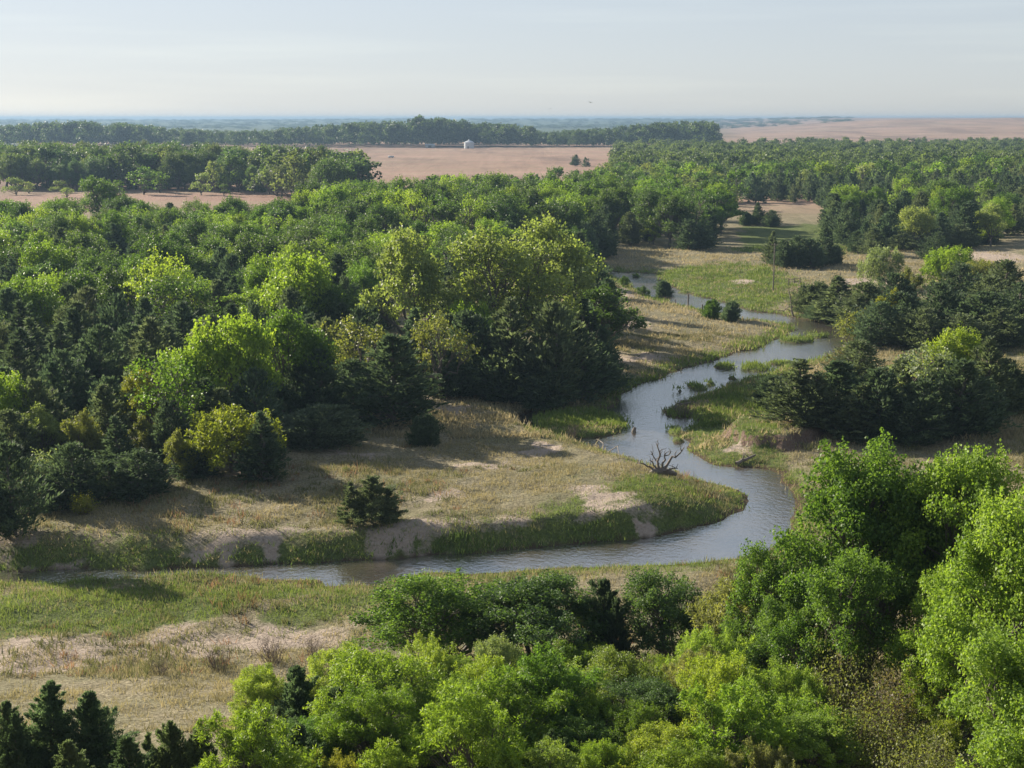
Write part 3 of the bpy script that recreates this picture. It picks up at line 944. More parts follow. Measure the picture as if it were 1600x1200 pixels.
stand("shrub", "leafy_bush_0", 1335, 480, 70, OLIVE, "scrubby olive bush at the pool's right shore", "shrub", base=535)
stand("shrub", "leafy_bush_0", 1320, 540, 60, BROWN, "brown scrub between pool and right-bank grove", "shrub", base=580)
for px, top, w, base, lab in [(1265, 440, 70, 478, "brown leafless thicket beside the eroded bank"), (1300, 455, 60, 492, "brown leafless thicket nearest the pool")]:
    stand("shrub", "twig_bush_0", px, top, w, BROWN, lab, "shrub", base=base, group="leafless thickets")
for px, top, w, base, lab in [(425, 988, 60, 1035, "brown leafless brush on the sandy flat, the widest patch"), (490, 985, 45, 1025, "brown leafless brush beside the outermost willow"), (340, 1005, 50, 1048, "thin brown brush out on the sandy flat"),
                              (250, 1025, 45, 1055, "low brown brush at the sandy flat's near edge")]:
    stand("shrub", "twig_bush_0", px, top, w, BROWN, lab, "shrub", base=base)
for px, top, w, base, lab in [(1070, 618, 40, 650, "grey leafless bush on the grassy point in the creek"), (1410, 722, 50, 742, "reddish leafless bush behind the cottonwood"),
                              (1440, 728, 40, 748, "reddish leafless bush at the dry field's edge"), (895, 655, 30, 685, "thin grey bush on the round marsh")]:
    stand("shrub", "twig_bush_0", px, top, w, BROWN, lab, "shrub", base=base)
for px, top, w, base, key, c, lab, cat in [
    (1207, 360, 34, 414, "cedar_3", CEDARB, "narrow brown cedar just behind the tall pole", "tree"),
    (1245, 368, 52, 417, "cedar_2", CEDAR, "dark cedar in the middle of the meadow clump", "tree"),
    (1226, 374, 44, 418, "cedar_1", CEDAR, "cedar between the narrow brown one and the dark middle of the clump", "tree"),
    (1268, 372, 54, 419, "cedar_2", CEDARG, "cedar at the sunny front of the meadow clump", "tree"),
    (1306, 382, 30, 413, "cedar_bush_0", CEDAR, "low cedar ending the meadow clump", "tree"),
    (1288, 370, 52, 415, "cedar_2", CEDAR, "dark cedar at the far end of the meadow clump", "tree"),
    (1080, 342, 70, 390, "cedar_2", CEDAR, "round cedar on the bank where the shaded cut ends", "tree"),
    (942, 354, 54, 402, "cedar_2", CEDAR, "round cedar by the sandy flat upstream", "tree"),
    (1185, 316, 30, 352, "cedar_3", CEDAR, "small pointed cedar in front of the tan field", "tree"),
    (1205, 328, 34, 354, "cedar_2", CEDAR, "low cedar beside the small pointed one", "tree"),
    (1165, 330, 26, 352, "cedar_bush_0", CEDAR, "tiny cedar bush before the tan field", "tree"),
    (1463, 362, 52, 408, "cedar_2", CEDAR, "dark ball of a cedar at the tan slope", "tree"),
    (1365, 355, 48, 398, "cedar_1", CEDARB, "cedar at the meadow's end, left of the dark ball", "tree"),
    (1410, 362, 60, 390, "cedar_2", CEDARB, "low cedar row piece behind the dark ball", "tree"),
    (1500, 350, 60, 388, "cedar_2", CEDARB, "cedar along the top of the tan slope", "tree"),
    (1545, 348, 50, 380, "cedar_1", CEDARG, "greener cedar along the top of the tan slope", "tree"),
    (1340, 360, 34, 395, "cedar_1", CEDAR, "slim cedar on the green meadow's edge", "tree"),
]:
    stand(CD, key, px, top, w, c, lab, cat, base=base)
for px, top, w, base, key, c, lab in [
    (986, 338, 40, 380, "cottonwood_2", LIME, "small yellow-green tree by the round cedars upstream"),
    (1022, 338, 40, 382, "cottonwood_2", LIME, "second small yellow-green tree, nearer the shaded cut"),
    (1330, 288, 62, 350, "cottonwood_2", BRIGHT, "bright round tree over the dark cedars by the meadow"),
    (1370, 290, 50, 350, "cottonwood_1", GREEN, "green tree touching the bright round one"),
    (1412, 272, 50, 345, "cottonwood_3", BRIGHT, "tall ragged bright tree over the dark cedars"),
    (1298, 338, 34, 372, "cottonwood_2", BRIGHT, "small bright tree at the edge of the green meadow"),
    (1545, 345, 40, 382, "cottonwood_2", LIME, "small lime bush-like tree above the tan slope"),
    (1050, 294, 75, 360, "cottonwood_2", GREEN, "rounded green tree above the upstream cedars"),
    (930, 305, 70, 370, "cottonwood_1", GREEN, "green tree behind the sandy flat's round cedar"),
    (1110, 320, 60, 372, "cottonwood_1", DEEP, "dark green tree ending the upstream wood"),
]:
    stand(CT, key, px, top, w, c, lab, "tree", base=base)
for px, top, w, base, key, c, lab in [
    (975, 430, 21, 448, "round_bush_1", DEEP, "small round bush on the upstream sand flat"),
    (1004, 446, 26, 463, "round_bush_1", DEEP, "low bush by the water, beside the round one"),
    (1034, 437, 30, 464, "cedar_bush_0", CEDARG, "little dark tree at the water's edge upstream"),
    (1115, 467, 30, 498, "cedar_bush_0", GREEN, "greener half of the shrub pair at the creek's inner bank"),
    (1145, 470, 38, 502, "cedar_bush_0", CEDARG, "darker half of the shrub pair at the creek's inner bank"),
    (994, 426, 16, 436, "round_bush_1", GREEN, "tuft-like bush in the upstream water"),
    (940, 408, 30, 430, "leafy_bush_0", DEEP, "shaded brush at the head of the sand flat"),
    (1178, 612, 14, 626, "cedar_bush_0", CEDAR, "tiny dark bush alone on the right-bank grass"),
]:
    stand("shrub", key, px, top, w, c, lab, "shrub", base=base)
stand(CD, "far_cedar_1", 900, 241, 22, CEDAR, "dark cedar alone in the pink field", "tree", d=900)
stand(CD, "far_cedar_0", 915, 245, 14, CEDAR, "small cedar beside the one in the pink field", "tree", d=880)

# ---- filling woods: footprints on the ground, kinds by neighbourhood
OPEN = [poly([(-300, 900), (0, 838), (95, 790), (210, 782), (285, 755), (425, 752), (440, 705), (560, 700), (690, 690), (700, 632), (830, 640), (960, 622), (980, 560), (955, 500), (920, 455), (905, 430), (925, 404), (1400, 395), (1500, 500), (1600, 700), (1200, 900)], 0.0)]
F_LEFT = poly([(-140, 830), (20, 825), (90, 775), (200, 770), (280, 742), (370, 740), (392, 655), (450, 632), (560, 630), (600, 645), (690, 605), (830, 618), (900, 610), (955, 590), (950, 520), (920, 470), (905, 440), (915, 405), (985, 388), (1110, 384), (1140, 366), (1135, 342), (960, 334), (700, 340), (520, 348), (470, 362), (-140, 370)], 0.3)
F_BAND = np.array([(-265, 600), (-125, 590), (-100, 560), (-78, 520), (-62, 505), (-56, 540), (-84, 640), (-125, 720), (-300, 760)], float)
F_MID = poly([(640, 338), (690, 316), (800, 311), (900, 301), (960, 284), (1130, 300), (1136, 334)], 0.0)
F_RIGHT = poly([(1130, 318), (1280, 318), (1288, 345), (1305, 388), (1345, 394), (1470, 390), (1560, 386), (1640, 376), (1800, 350), (1800, 250), (1640, 232), (960, 240), (960, 275)], 0.0)
rg = np.random.default_rng(77)


def scatter(Pg, spacing, n_try, exist):
    lo, hi = Pg.min(0), Pg.max(0)
    out = []
    cell = {}
    for (x, y, r) in exist:
        cell.setdefault((int(x // 8), int(y // 8)), []).append((x, y, r))
    Q = rg.uniform(lo, hi, (n_try, 2))
    Q = Q[sdf(Pg, Q[:, 0], Q[:, 1]) < 0]
    for x, y in Q:
        s = spacing * (1 + max(0, y - 250) * 0.0012)
        c = (int(x // 8), int(y // 8))
        ok = True
        for i in (-1, 0, 1):
            for j in (-1, 0, 1):
                for (a, b, r) in cell.get((c[0] + i, c[1] + j), ()):
                    if (x - a) ** 2 + (y - b) ** 2 < (0.5 * s + 0.5 * r) ** 2:
                        ok = False
        if ok:
            cell.setdefault(c, []).append((x, y, s))
            out.append((x, y))
    return out


EX = [(t[2], t[3], t[5] * 0.36) for t in TREES]


def pick(*c):
    a = c[rg.integers(len(c))]
    k = rg.uniform(0.82, 1.18)
    return (a[0] * k * rg.uniform(0.93, 1.07), a[1] * k, a[2] * k)


FILL = []
for x, y in scatter(F_LEFT, 5.4, 14000, EX):
    px, py, _ = project(x, y, 9)
    f = fbm(np.array([x * 0.035]), np.array([y * 0.035]), 55, 2)[0]
    lower = py > 445
    back = py < 395 and px < 620
    pc = 0.95 if lower else (0.3 if back else 0.72)
    pc = pc + (0.22 if f < 0.45 else -0.22) * (0 if lower else 1)
    mid_ = px > 480 and y > 300
    if mid_:
        pc = 0.5
    if rg.random() < pc:
        h = rg.uniform(6.0, 9.2)
        FILL.append((CD, "cedar_%d" % rg.integers(4), x, y, h, h * rg.uniform(0.62, 0.9), pick(CEDAR, CEDAR, CEDARG, CEDARB),
                     "dark cedar packed into the shaded middle of the wood across the creek" if lower else "dark cedar among green crowns at the back of the wood across the creek", "tree",
                     "cedars in the shaded wood" if lower else "cedars at the back of the wood"))
    else:
        h = rg.uniform(10.5, 14.0) if mid_ else rg.uniform(7.0, 10.5) if not back else rg.uniform(7.5, 11.5)
        FILL.append((CT if lower else "canopy_tree", "cottonwood_%d" % rg.integers(6), x, y, h, h * rg.uniform(0.78, 1.02), pick(GREEN, DEEP, BRIGHT, DEEP, (0.065, 0.105, 0.035)) if not lower else pick(GREEN, DEEP, OLIVE),  # leafy canopy trees of unknown species; the name only sets them apart
                     "green leafy tree half buried between dark cedars across the creek" if lower else "green round-crowned tree in the sunny canopy before the pale fields", "tree",
                     "leafy trees among cedars" if lower else "canopy of the sunny wood"))
for x, y in scatter(F_BAND, 4.6, 16000, EX):
    px, py, _ = project(x, y, 12)
    if rg.random() < 0.75:
        h = rg.uniform(11, 19)
        FILL.append((CT, ("far_tree_%d" if rg.random() < 0.5 else "cottonwood_%d") % rg.integers(3), x, y, h, h * rg.uniform(0.7, 1.2), pick(DEEP, (0.06, 0.10, 0.045), (0.07, 0.105, 0.05), (0.10, 0.13, 0.06)), "tall blue-green tree in the row behind the pale pasture strip", "tree", "tree row behind the pasture strip"))
    else:
        h = rg.uniform(7, 11)
        FILL.append((CD, "far_cedar_%d" % rg.integers(2), x, y, h, h * 0.75, pick(CEDAR, CEDARG), "blue-dark cedar at the foot of the tall tree row", "tree", "cedars under the tall row"))
for px, d, h, w in [(25, 560, 7, 9), (105, 540, 4, 6), (225, 560, 11, 14), (250, 575, 9, 7), (315, 560, 9, 9), (335, 575, 13, 8), (350, 550, 5, 5), (45, 570, 5, 6), (95, 575, 5, 8)]:
    x = (px - 800) / px_per_m(d)
    FILL.append((CT, "far_tree_%d" % rg.integers(3), x, d, h, w, pick(GREEN, PALE, DEEP), "scattered small tree out in the pale pasture strip", "tree", "scattered pasture trees"))
for x, y in scatter(F_MID, 6.0, 5000, EX):
    if rg.random() < 0.5:
        h = rg.uniform(6.5, 10)
        FILL.append((CD, "far_cedar_%d" % rg.integers(2), x, y, h, h * rg.uniform(0.7, 0.95), pick(CEDAR, CEDARG), "dark cedar in the wood tapering up to the pink field", "tree", "cedars below the pink field"))
    else:
        h = rg.uniform(8, 11.5)
        FILL.append(("leafy_tree", "far_tree_%d" % rg.integers(3), x, y, h, h * rg.uniform(0.85, 1.1), pick(GREEN, DEEP, PALE), "leafy tree in the wood tapering up to the pink field", "tree", "leafy trees below the pink field"))  # species unknown: any leafy tree, named apart from the cottonwoods
NEARR, FARR = [], []
for x, y in scatter(F_RIGHT, 5.6, 90000, EX):
    (NEARR if y < 640 else FARR).append((x, y))
for x, y in NEARR:
    px, py, _ = project(x, y, 8)
    f = fbm(np.array([x * 0.02]), np.array([y * 0.02]), 56, 2)[0]
    if rg.random() < (0.95 + (f - 0.5) * 0.3 if py > 272 else 0.45 + (f - 0.5) * 0.9):
        h = rg.uniform(6.5, 10.5)
        FILL.append((CD, ("cedar_%d" if y < 420 else "far_cedar_%d") % rg.integers(2), x, y, h, h * rg.uniform(0.65, 0.9), pick(CEDAR, CEDARG, CEDARB), "dark cedar in the dense wood beyond the creek meadow", "tree", "cedars beyond the meadow"))
    else:
        h = rg.uniform(9, 13)
        FILL.append(("leafy_tree", ("cottonwood_%d" if y < 420 else "far_tree_%d") % rg.integers(3), x, y, h, h * rg.uniform(0.8, 1.0), pick(GREEN, PALE, BRIGHT, DEEP), "green leafy tree standing over cedars beyond the creek meadow", "tree", "leafy trees beyond the meadow"))  # leafy trees, species unknown, on the cottonwood and far-tree shapes

for i in range(420):
    y = rg.uniform(44, 63)
    x = rg.uniform(-10, 22)
    h = rg.uniform(2.6, 5.2)
    z0 = hz(x, y)
    px, py, _ = project(x, y, z0 + h)
    lim = np.interp(px, [330, 480, 560, 600, 1100, 1180, 1300, 1600], [1120, 1080, 1010, 985, 985, 900, 880, 860])
    if py < lim or px < 330 or any((x - a) ** 2 + (y - b) ** 2 < (1.1 + 0.28 * r) ** 2 for a, b, r in EX if b < 70) or (1290 < px < 1470 and py > 930):
        continue
    EX.append((x, y, 3.0))
    k = ["near_willow_0", "near_willow_1", "near_willow_2", "near_cottonwood_2", "near_locust_0", "near_willow_2"][rg.integers(6)]
    FILL.append(("shrub", k, x, y, h, h * rg.uniform(0.85, 1.3), pick(GREEN, BRIGHT, LIME, BRIGHT, (0.17, 0.22, 0.055)), "leafy understorey shrub closing the gaps between the trees of the near slope", "shrub", "understorey shrubs of the near slope"))

# what stands wholly behind other crowns shows nothing in the photograph: leave it out
ZB = np.full((300, 400), 1e9)
yy, xx = np.mgrid[0:300, 0:400]


def visible(name, x, y, h, w, write=True):
    z0 = hz(x, y)
    px, pt, dep = project(x, y, z0 + h)
    _, pb, _ = project(x, y, z0)
    cx, rx = px / 4, max(0.6, w / 2 * FPX / dep / 4)
    cy, ry = (pt + pb) / 8, max(0.6, (pb - pt) / 8)
    a, b, c, d = int(max(0, cx - rx - 1)), int(min(400, cx + rx + 2)), int(max(0, cy - ry - 1)), int(min(300, cy + ry + 2))
    if a >= b or c >= d:
        return 0
    q = ((xx[c:d, a:b] - cx) / rx) ** 2 + ((yy[c:d, a:b] - cy) / ry) ** 2
    sub = ZB[c:d, a:b]
    vis = int(((q < 1) & (sub > y)).sum())
    if write:
        sub[(q < 0.72) & (sub > y)] = y
    return vis


allt = [(t, False) for t in TREES] + [((*t, 1.0), True) for t in FILL]
allt.sort(key=lambda p: p[0][3])
kept = {}
OVER = []
for t, filler in allt:
    v = visible(t[0], t[2], t[3], t[4], t[5], False)
    if filler and v < (6 if t[3] < 330 else 3 if t[3] < 500 else 2):
        continue
    if filler and kept.get(t[0], 0) >= 315:
        OVER.append(t)
        continue
    visible(t[0], t[2], t[3], t[4], t[5])
    kept[t[0]] = kept.get(t[0], 0) + 1
    plant(t[0], t[1], t[2], t[3], t[4], t[5], rnd.uniform(0, 6.28), t[6], t[7], t[8], t[9], t[10])
print("TREES", kept, len(NEARR), len(FARR))


# ---- woods too far off to count: one mass each
def wood_mass(name, pts, label, kinds, cols):
    V, F, T, Cc, b = [], [], [], [], 0
    for x, y, h, w in pts:
        tm, cm, ph, pw = PROTO[kinds[rg.integers(len(kinds))]]
        key = cm.name
        if key not in CACHE:
            co = np.empty(len(cm.vertices) * 3, np.float32)
            cm.vertices.foreach_get("co", co)
            CACHE[key] = co.reshape(-1, 4, 3)
        q = CACHE[key]
        q = q[rg.random(len(q)) < 0.55]
        a = rg.uniform(0, 6.28)
        c, s = math.cos(a), math.sin(a)
        sx, sz = w / pw, h / ph
        ctr = q.mean(1, keepdims=True)
        q = ctr + (q - ctr) * 1.35
        v = np.stack([(q[..., 0] * c - q[..., 1] * s) * sx + x, (q[..., 0] * s + q[..., 1] * c) * sx + y, q[..., 2] * sz + hz(x, y) - h * 0.04], -1)
        V.append(v.reshape(-1, 3))
        tt = np.repeat(np.clip(rg.normal(0.5, 0.18, len(q)) + rg.normal(0, 0.3), 0, 1), 4)
        T.append(tt)
    V, T = np.concatenate(V), np.concatenate(T)
    o = link(name, mesh_np(name, V, np.arange(len(V)).reshape(-1, 4), M_LEAF, T))
    o.color = (*cols, 1)
    tag(o, label, "woodland", None, "stuff")
    return o


CACHE = {}
light_far, dark_far = [], []
for t in OVER:
    (dark_far if t[0] == CD else light_far).append((t[2], t[3], t[4], t[5]))
for x, y in FARR:
    f = fbm(np.array([x * 0.012]), np.array([y * 0.012]), 57, 2)[0]
    if rg.random() < 0.38 + (0.5 - f) * 1.4:
        h = rg.uniform(7, 11)
        dark_far.append((x, y, h, h * 0.8))
    else:
        h = rg.uniform(9, 14)
        light_far.append((x, y, h, h * 0.95))
wood_mass("distant_leafy_woods", light_far, "pale green woodland mass fading toward the pink hills", ["far_tree_0", "far_tree_1", "far_tree_2"], (0.088, 0.122, 0.052))
wood_mass("distant_cedar_woods", dark_far, "dark cedar woodland mass between the paler crowns far off", ["far_cedar_0", "far_cedar_1"], CEDARG)
pts = []
for i in range(820):
    px = rg.uniform(-80, 1118)
    d = 1480 + 220 * rg.random() ** 1.3
    if 690 < px < 960 and rg.random() < 0.4:
        d = 1500 + 60 * rg.random()
    tall = 21 + 5 * math.sin(px * 0.013) + (6 if 640 < px < 830 else 0)
    h = max(10, tall * rg.uniform(0.75, 1.1))
    pts.append(((px - 800) / px_per_m(d), d, h, h * rg.uniform(0.65, 0.95)))
wood_mass("far_treeline", pts, "long blue-green shelter belt beyond the pink field", ["far_tree_0", "far_tree_1", "far_tree_2"], (0.055, 0.085, 0.035))
pts = []
for i in range(1100):
    px = rg.uniform(-100, 1330)
    d = rg.uniform(3800, 8500)
    h = rg.uniform(5, 10)
    pts.append(((px - 800) / px_per_m(d), d, h, h * rg.uniform(3, 9)))
wood_mass("horizon_woods", pts, "faint blue woods along the horizon", ["far_tree_1", "far_tree_2"], (0.05, 0.08, 0.04))

# ---------------------------------------------------------------- ground sheet
xs = np.concatenate([-np.geomspace(9000, 118, 80)[:-1], np.arange(-118, 132, 0.5), np.geomspace(132, 9000, 130)])
ys = np.concatenate([np.arange(-60, 56, 4.0), np.arange(56, 150, 0.45), np.arange(150, 300, 0.75), np.geomspace(300, 18000, 210)])
X, Y = np.meshgrid(xs, ys)
Z = height(X, Y)
nx, ny = len(xs), len(ys)
i = np.arange(ny - 1)[:, None] * nx
j = np.arange(nx - 1)[None, :]
gf = np.stack([i + j, i + j + 1, i + nx + j + 1, i + nx + j], -1).reshape(-1, 4)
gme = mesh_np("ground", np.stack([X, Y, Z], -1).reshape(-1, 3), gf, ground_mat(), smooth=True)

SAND_P = [(poly([(-60, 1000), (120, 985), (300, 972), (460, 952), (590, 955), (600, 985), (480, 1010), (300, 1020), (150, 1050), (-60, 1070)], -0.1), 2.0, 0.62),
          (poly([(408, 868), (432, 868), (428, 835), (440, 800), (436, 784), (420, 830)], 0.5), 0.5, 0.75)]
SAND_E = to_ell([(760, 728, 60, 9, 0.2), (690, 775, 42, 6), (945, 782, 32, 22, 0.9), (840, 704, 40, 7), (1010, 800, 30, 5), (555, 718, 60, 5), (380, 742, 50, 5), (960, 450, 36, 16), (945, 480, 40, 10), (985, 505, 40, 7), (1145, 686, 30, 10),
                 (330, 850, 60, 8), (60, 860, 80, 9), (640, 832, 90, 7), (820, 590, 60, 12), (990, 550, 60, 10), (640, 620, 40, 20), (720, 640, 40, 10), (1160, 436, 24, 5), (1350, 440, 60, 6), (1550, 400, 70, 10)], 0.3)
GREEN_P = [(poly([(-60, 925), (200, 908), (420, 900), (520, 908), (510, 925), (380, 948), (230, 985), (60, 1000), (-60, 1000)], -0.4), 1.2, 0.9),
           (poly([(960, 760), (1060, 750), (1180, 775), (1180, 800), (1080, 828), (900, 840), (860, 800)], 0.2), 2.5, 0.72),
           (poly([(1060, 720), (1050, 650), (1100, 610), (1230, 575), (1230, 690), (1200, 740), (1110, 730)], -0.2), 2.0, 0.75),
           (poly([(990, 420), (1160, 412), (1250, 440), (1220, 480), (1300, 500), (1200, 490), (1060, 455)], -0.2), 3.0, 0.75),
           (poly([(1150, 355), (1300, 350), (1360, 385), (1300, 400), (1150, 395)], 0), 3.0, 0.8),
           (poly([(830, 650), (900, 640), (985, 655), (980, 680), (900, 690), (830, 680)], 0), 1.5, 0.95),
           (poly([(520, 910), (640, 890), (720, 893), (640, 935), (420, 980), (380, 960)], -0.4), 1.5, 0.7)]


EARTH = [None, None]


def masks(X, Y, Z):
    near = (Y < 420) & (np.abs(X) < 260)
    sand = np.zeros(X.shape)
    green = np.zeros(X.shape)
    d = np.full(X.shape, 1e3)
    xn, yn = X[near], Y[near]
    dn = sdf(RIVER, xn, yn)
    s = ellmask(SAND_E, xn + 2.5 * (fbm(xn * 0.5, yn * 0.5, 71, 3) - 0.5), yn + 6 * (fbm(xn * 0.5, yn * 0.4, 72, 3) - 0.5), (0.1, 1.5)) * 0.95
    g = np.clip(1 - dn / (3.6 + 3.2 * fbm(xn * 0.1, yn * 0.1, 41, 3)), 0, 1) * 0.95 * (dn > -1)
    te = sdf(TERR, xn, yn)
    cm_ = cutmask(xn, yn, 0.78, 1.14)
    e = np.clip(5 * cm_ * (1 - cm_), 0, 1) * 0.95
    s = np.maximum(s, 0.6 * (te < 1) * sstep(1.0, 2.0, dn) * (1 - sstep(3.2, 5.5, dn)) * sstep(0.42, 0.6, fbm(xn * 0.14, yn * 0.14, 75, 3)))
    for P, soft, v in SAND_P:
        s = np.maximum(s, v * (1 - sstep(-soft, soft, sdf(P, xn, yn) + 4.5 * soft * (fbm(xn * 0.35, yn * 0.35, 73, 4) - 0.5))))
    for P, soft, v in GREEN_P:
        g = np.maximum(g, v * (1 - sstep(-soft, soft, sdf(P, xn, yn) + 3 * soft * (fbm(xn * 0.3, yn * 0.3, 74, 4) - 0.5))))
    s = s * (1 - e)
    EARTH[:] = [near, e]
    sand[near], green[near], d[near] = np.maximum(s, 0.4 * e), np.maximum(g, np.maximum(ellmask(ISLW, xn, yn), ellmask(MARSH, xn, yn, (0.9, 1.1)))), dn
    return sand, green, d


sand, green, dR = masks(X, Y, Z)
earth = np.zeros(X.shape)
earth[EARTH[0]] = EARTH[1]
pink = sstep(400, 520, Y) * 1.0
wood = sstep(1750, 2300, Y) * (1 - sstep(-60, 60, X - 0.143 * Y))
wood = wood * sstep(0.04, 0.22, fbm(X * 0.003, Y * 0.0015, 81, 4))
wet = (Z < ZW + 0.12) * (Y < 420)
for nm, v in (("sand", sand), ("green", green), ("pink", pink), ("earth", earth), ("wood", wood), ("wet", wet)):
    a = gme.attributes.new(nm, 'FLOAT', 'POINT')
    a.data.foreach_set("value", np.ascontiguousarray(v.ravel(), np.float32))
tag(link("ground", gme), None, None, None, "structure")

# ---------------------------------------------------------------- water: one sheet lying in the bed
lo, hi = RIVER.min(0) - 8, RIVER.max(0) + 8
wv = np.array([(lo[0] - 60, lo[1], ZW), (hi[0], lo[1], ZW), (hi[0], hi[1], ZW), (lo[0] - 60, hi[1], ZW)])
tag(link("creek_water", mesh_np("creek_water", wv, np.array([[0, 1, 2, 3]]), water_mat())), None, None, None, "structure")


# ---------------------------------------------------------------- grass and bank weeds
def grass(name, n, box, want, hgt, wid, blades, color, label, spread=0.25):
    x = rg.uniform(box[0], box[1], n)
    # even cover in the picture: nearer strips get more
    y = box[2] + (box[3] - box[2]) * rg.random(n) ** 1.5
    k = np.abs(x) < y * 0.40 + 4
    x, y = x[k], y[k]
    z = height(x, y)
    s, g, d = masks(x, y, z)
    p = want(x, y, z, s, g, d)
    k = (rg.random(len(x)) < p) & (z > ZW + 0.03)
    x, y, z = x[k], y[k], z[k]
    m = len(x)
    sc = (0.55 + 0.9 * fbm(x * 0.25, y * 0.25, 61, 3)) * rg.uniform(0.7, 1.3, m)
    b0 = np.repeat(np.stack([x, y, z - 0.03], 1), blades, 0)
    M = len(b0)
    b0[:, :2] += rg.normal(0, spread, (M, 2)) * np.repeat(sc, blades)[:, None]
    H = hgt * np.repeat(sc, blades) * rg.uniform(0.5, 1.15, M)
    if name == 'bank_weeds':
        H = H * np.repeat(np.where(sdf(TERR, x, y) < 1.0, 1.0, 0.5), blades)
    a = rg.uniform(0, 6.28, M)
    lean = rg.normal(0, 0.38, (M, 2)) * H[:, None]
    side = np.stack([np.cos(a), np.sin(a), np.zeros(M)], 1) * (wid * rg.uniform(0.6, 1.3, M))[:, None]
    tip = b0 + np.concatenate([lean, H[:, None]], 1)
    V = np.stack([b0 - side, b0 + side, tip], 1).reshape(-1, 3)
    t = np.clip(np.repeat(fbm(x * 0.4, y * 0.4, 63, 3) * 0.9 + rg.normal(0, 0.12, m), blades) + rg.normal(0, 0.12, M), 0, 1)
    o = link(name, mesh_np(name, V, np.arange(len(V)).reshape(-1, 3), M_GRASS, np.repeat(t, 3)))
    o.color = (*color, 1)
    tag(o, label, "grass", None, "stuff")
    print(name, m)


def w_dry(x, y, z, s, g, d):
    patch = sstep(0.38, 0.6, fbm(x * 0.3, y * 0.3, 65, 4))
    return np.clip((0.07 + 0.93 * patch) * (1 - 0.85 * s) * (1 - 0.65 * g) * (d > 0.3), 0, 1)


def w_green(x, y, z, s, g, d):
    patch = sstep(0.32, 0.55, fbm(x * 0.35, y * 0.35, 66, 4))
    return np.clip(g * 1.1 * (0.35 + 0.65 * patch) * (1 - 0.9 * s), 0, 1)


def w_bank(x, y, z, s, g, d):
    patch = sstep(0.36, 0.6, fbm(x * 0.16, y * 0.16, 67, 5))
    far_side = np.where(sdf(TERR, x, y) < 1.0, 1.0, np.where(y < 110, 0.0, 0.3))
    far_side = far_side * (1 - 0.9 * sstep(0.5, 1.1, z - ZW + 1.5 * (fbm(x * 0.22, y * 0.22, 68, 3) - 0.5)))
    return far_side * ((d > 0) & (d < 3.0)) * (0.15 + 0.85 * patch) * np.clip(1.3 - d / 3, 0, 1)


grass("dry_grass", 230000, (-75, 75, 58, 200), w_dry, 0.30, 0.028, 5, (0.31, 0.275, 0.155), "tan dry grass covering the terraces", 0.22)
grass("dry_grass", 60000, (-20, 110, 130, 330), w_dry, 0.5, 0.08, 4, (0.36, 0.31, 0.19), "tan dry grass covering the farther meadows", 0.4)
grass("green_grass", 220000, (-75, 75, 66, 180), w_green, 0.31, 0.028, 5, (0.18, 0.245, 0.055), "fresh green grass on the wet ground by the creek", 0.22)
grass("green_grass", 90000, (0, 100, 140, 330), w_green, 0.55, 0.08, 4, (0.165, 0.225, 0.05), "fresh green grass on the upstream meadows", 0.4)
grass("bank_weeds", 160000, (-75, 90, 78, 300), w_bank, 0.55, 0.05, 6, (0.10, 0.155, 0.04), "rank dark green weeds lining the water's edge", 0.3)


def w_weed(x, y, z, s, g, d):
    return sstep(0.52, 0.68, fbm(x * 0.12, y * 0.12, 69, 4)) * (1 - 0.85 * s) * (1 - 0.8 * g) * (d > 1.5)


grass("weed_clumps", 20000, (-75, 75, 62, 200), w_weed, 0.46, 0.038, 22, (0.155, 0.165, 0.07), "olive weed clumps dotted over the dry terraces", 0.34)
grass("russet_weeds", 900, (-45, 20, 62, 130), w_weed, 0.55, 0.035, 16, (0.25, 0.15, 0.09), "russet dead weed stalks among the dry grass", 0.3)



# ---------------------------------------------------------------- dead wood, posts, fence, pole
def rooted(name, x, y, rot=0.0, z=None):
    o = bpy.data.objects.new(name, None)
    COL.objects.link(o)
    o.location = (x, y, hz(x, y) if z is None else z)
    o.rotation_euler = (0, 0, rot)
    return o


def tube_obj(name, br, material, parent=None, sides=7):
    v, f = tubes(br, sides)
    return link(name, mesh_np(name, v, f, material, smooth=True), parent)


x, y, z = G(1030, 741)
dr = np.random.default_rng(4)
dt = rooted("driftwood_tree", x, y)
tag(dt, "bleached dead tree with bare upturned branches on the creek point", "dead tree")
arms = [((0.2, 0, 0.2), (1.9, 0.3, 1.9), 0.16), ((0, 0, 0.3), (-0.15, 0.2, 2.4), 0.13), ((0.1, 0, 0.2), (0.9, -0.2, 1.9), 0.13), ((-0.2, 0, 0.2), (-1.9, 0.1, 0.9), 0.12), ((-0.1, -0.1, 0.2), (-0.9, -0.5, 1.35), 0.10),
        ((0.2, -0.2, 0.2), (1.5, -0.8, 0.7), 0.12), ((0, 0.2, 0.2), (-0.7, 0.6, 1.9), 0.09)]
tube_obj("trunk", [(np.array([(-0.9, -0.3, 0.0), (-0.4, -0.1, 0.2), (0.2, 0, 0.25), (0.9, 0.2, 0.1), (1.5, 0.3, -0.1)]), np.array([0.22, 0.33, 0.36, 0.28, 0.16]))], M_DEAD, dt)
for a, b, r in arms:
    Q = curve(dr, a, b, 7, 0.10, 0.05)
    bb = [(Q, np.linspace(r, r * 0.25, 7))]
    for k in range(4):
        s = Q[dr.integers(3, 7)]
        e = s + unit(dr.normal(0, 1, 3) + np.array([0.2, 0, 0.7])) * dr.uniform(0.4, 0.95)
        bb.append((curve(dr, s, e, 4, 0.1, 0.08), np.linspace(r * 0.35, 0.012, 4)))
    tube_obj("branch", bb, M_DEAD, dt)

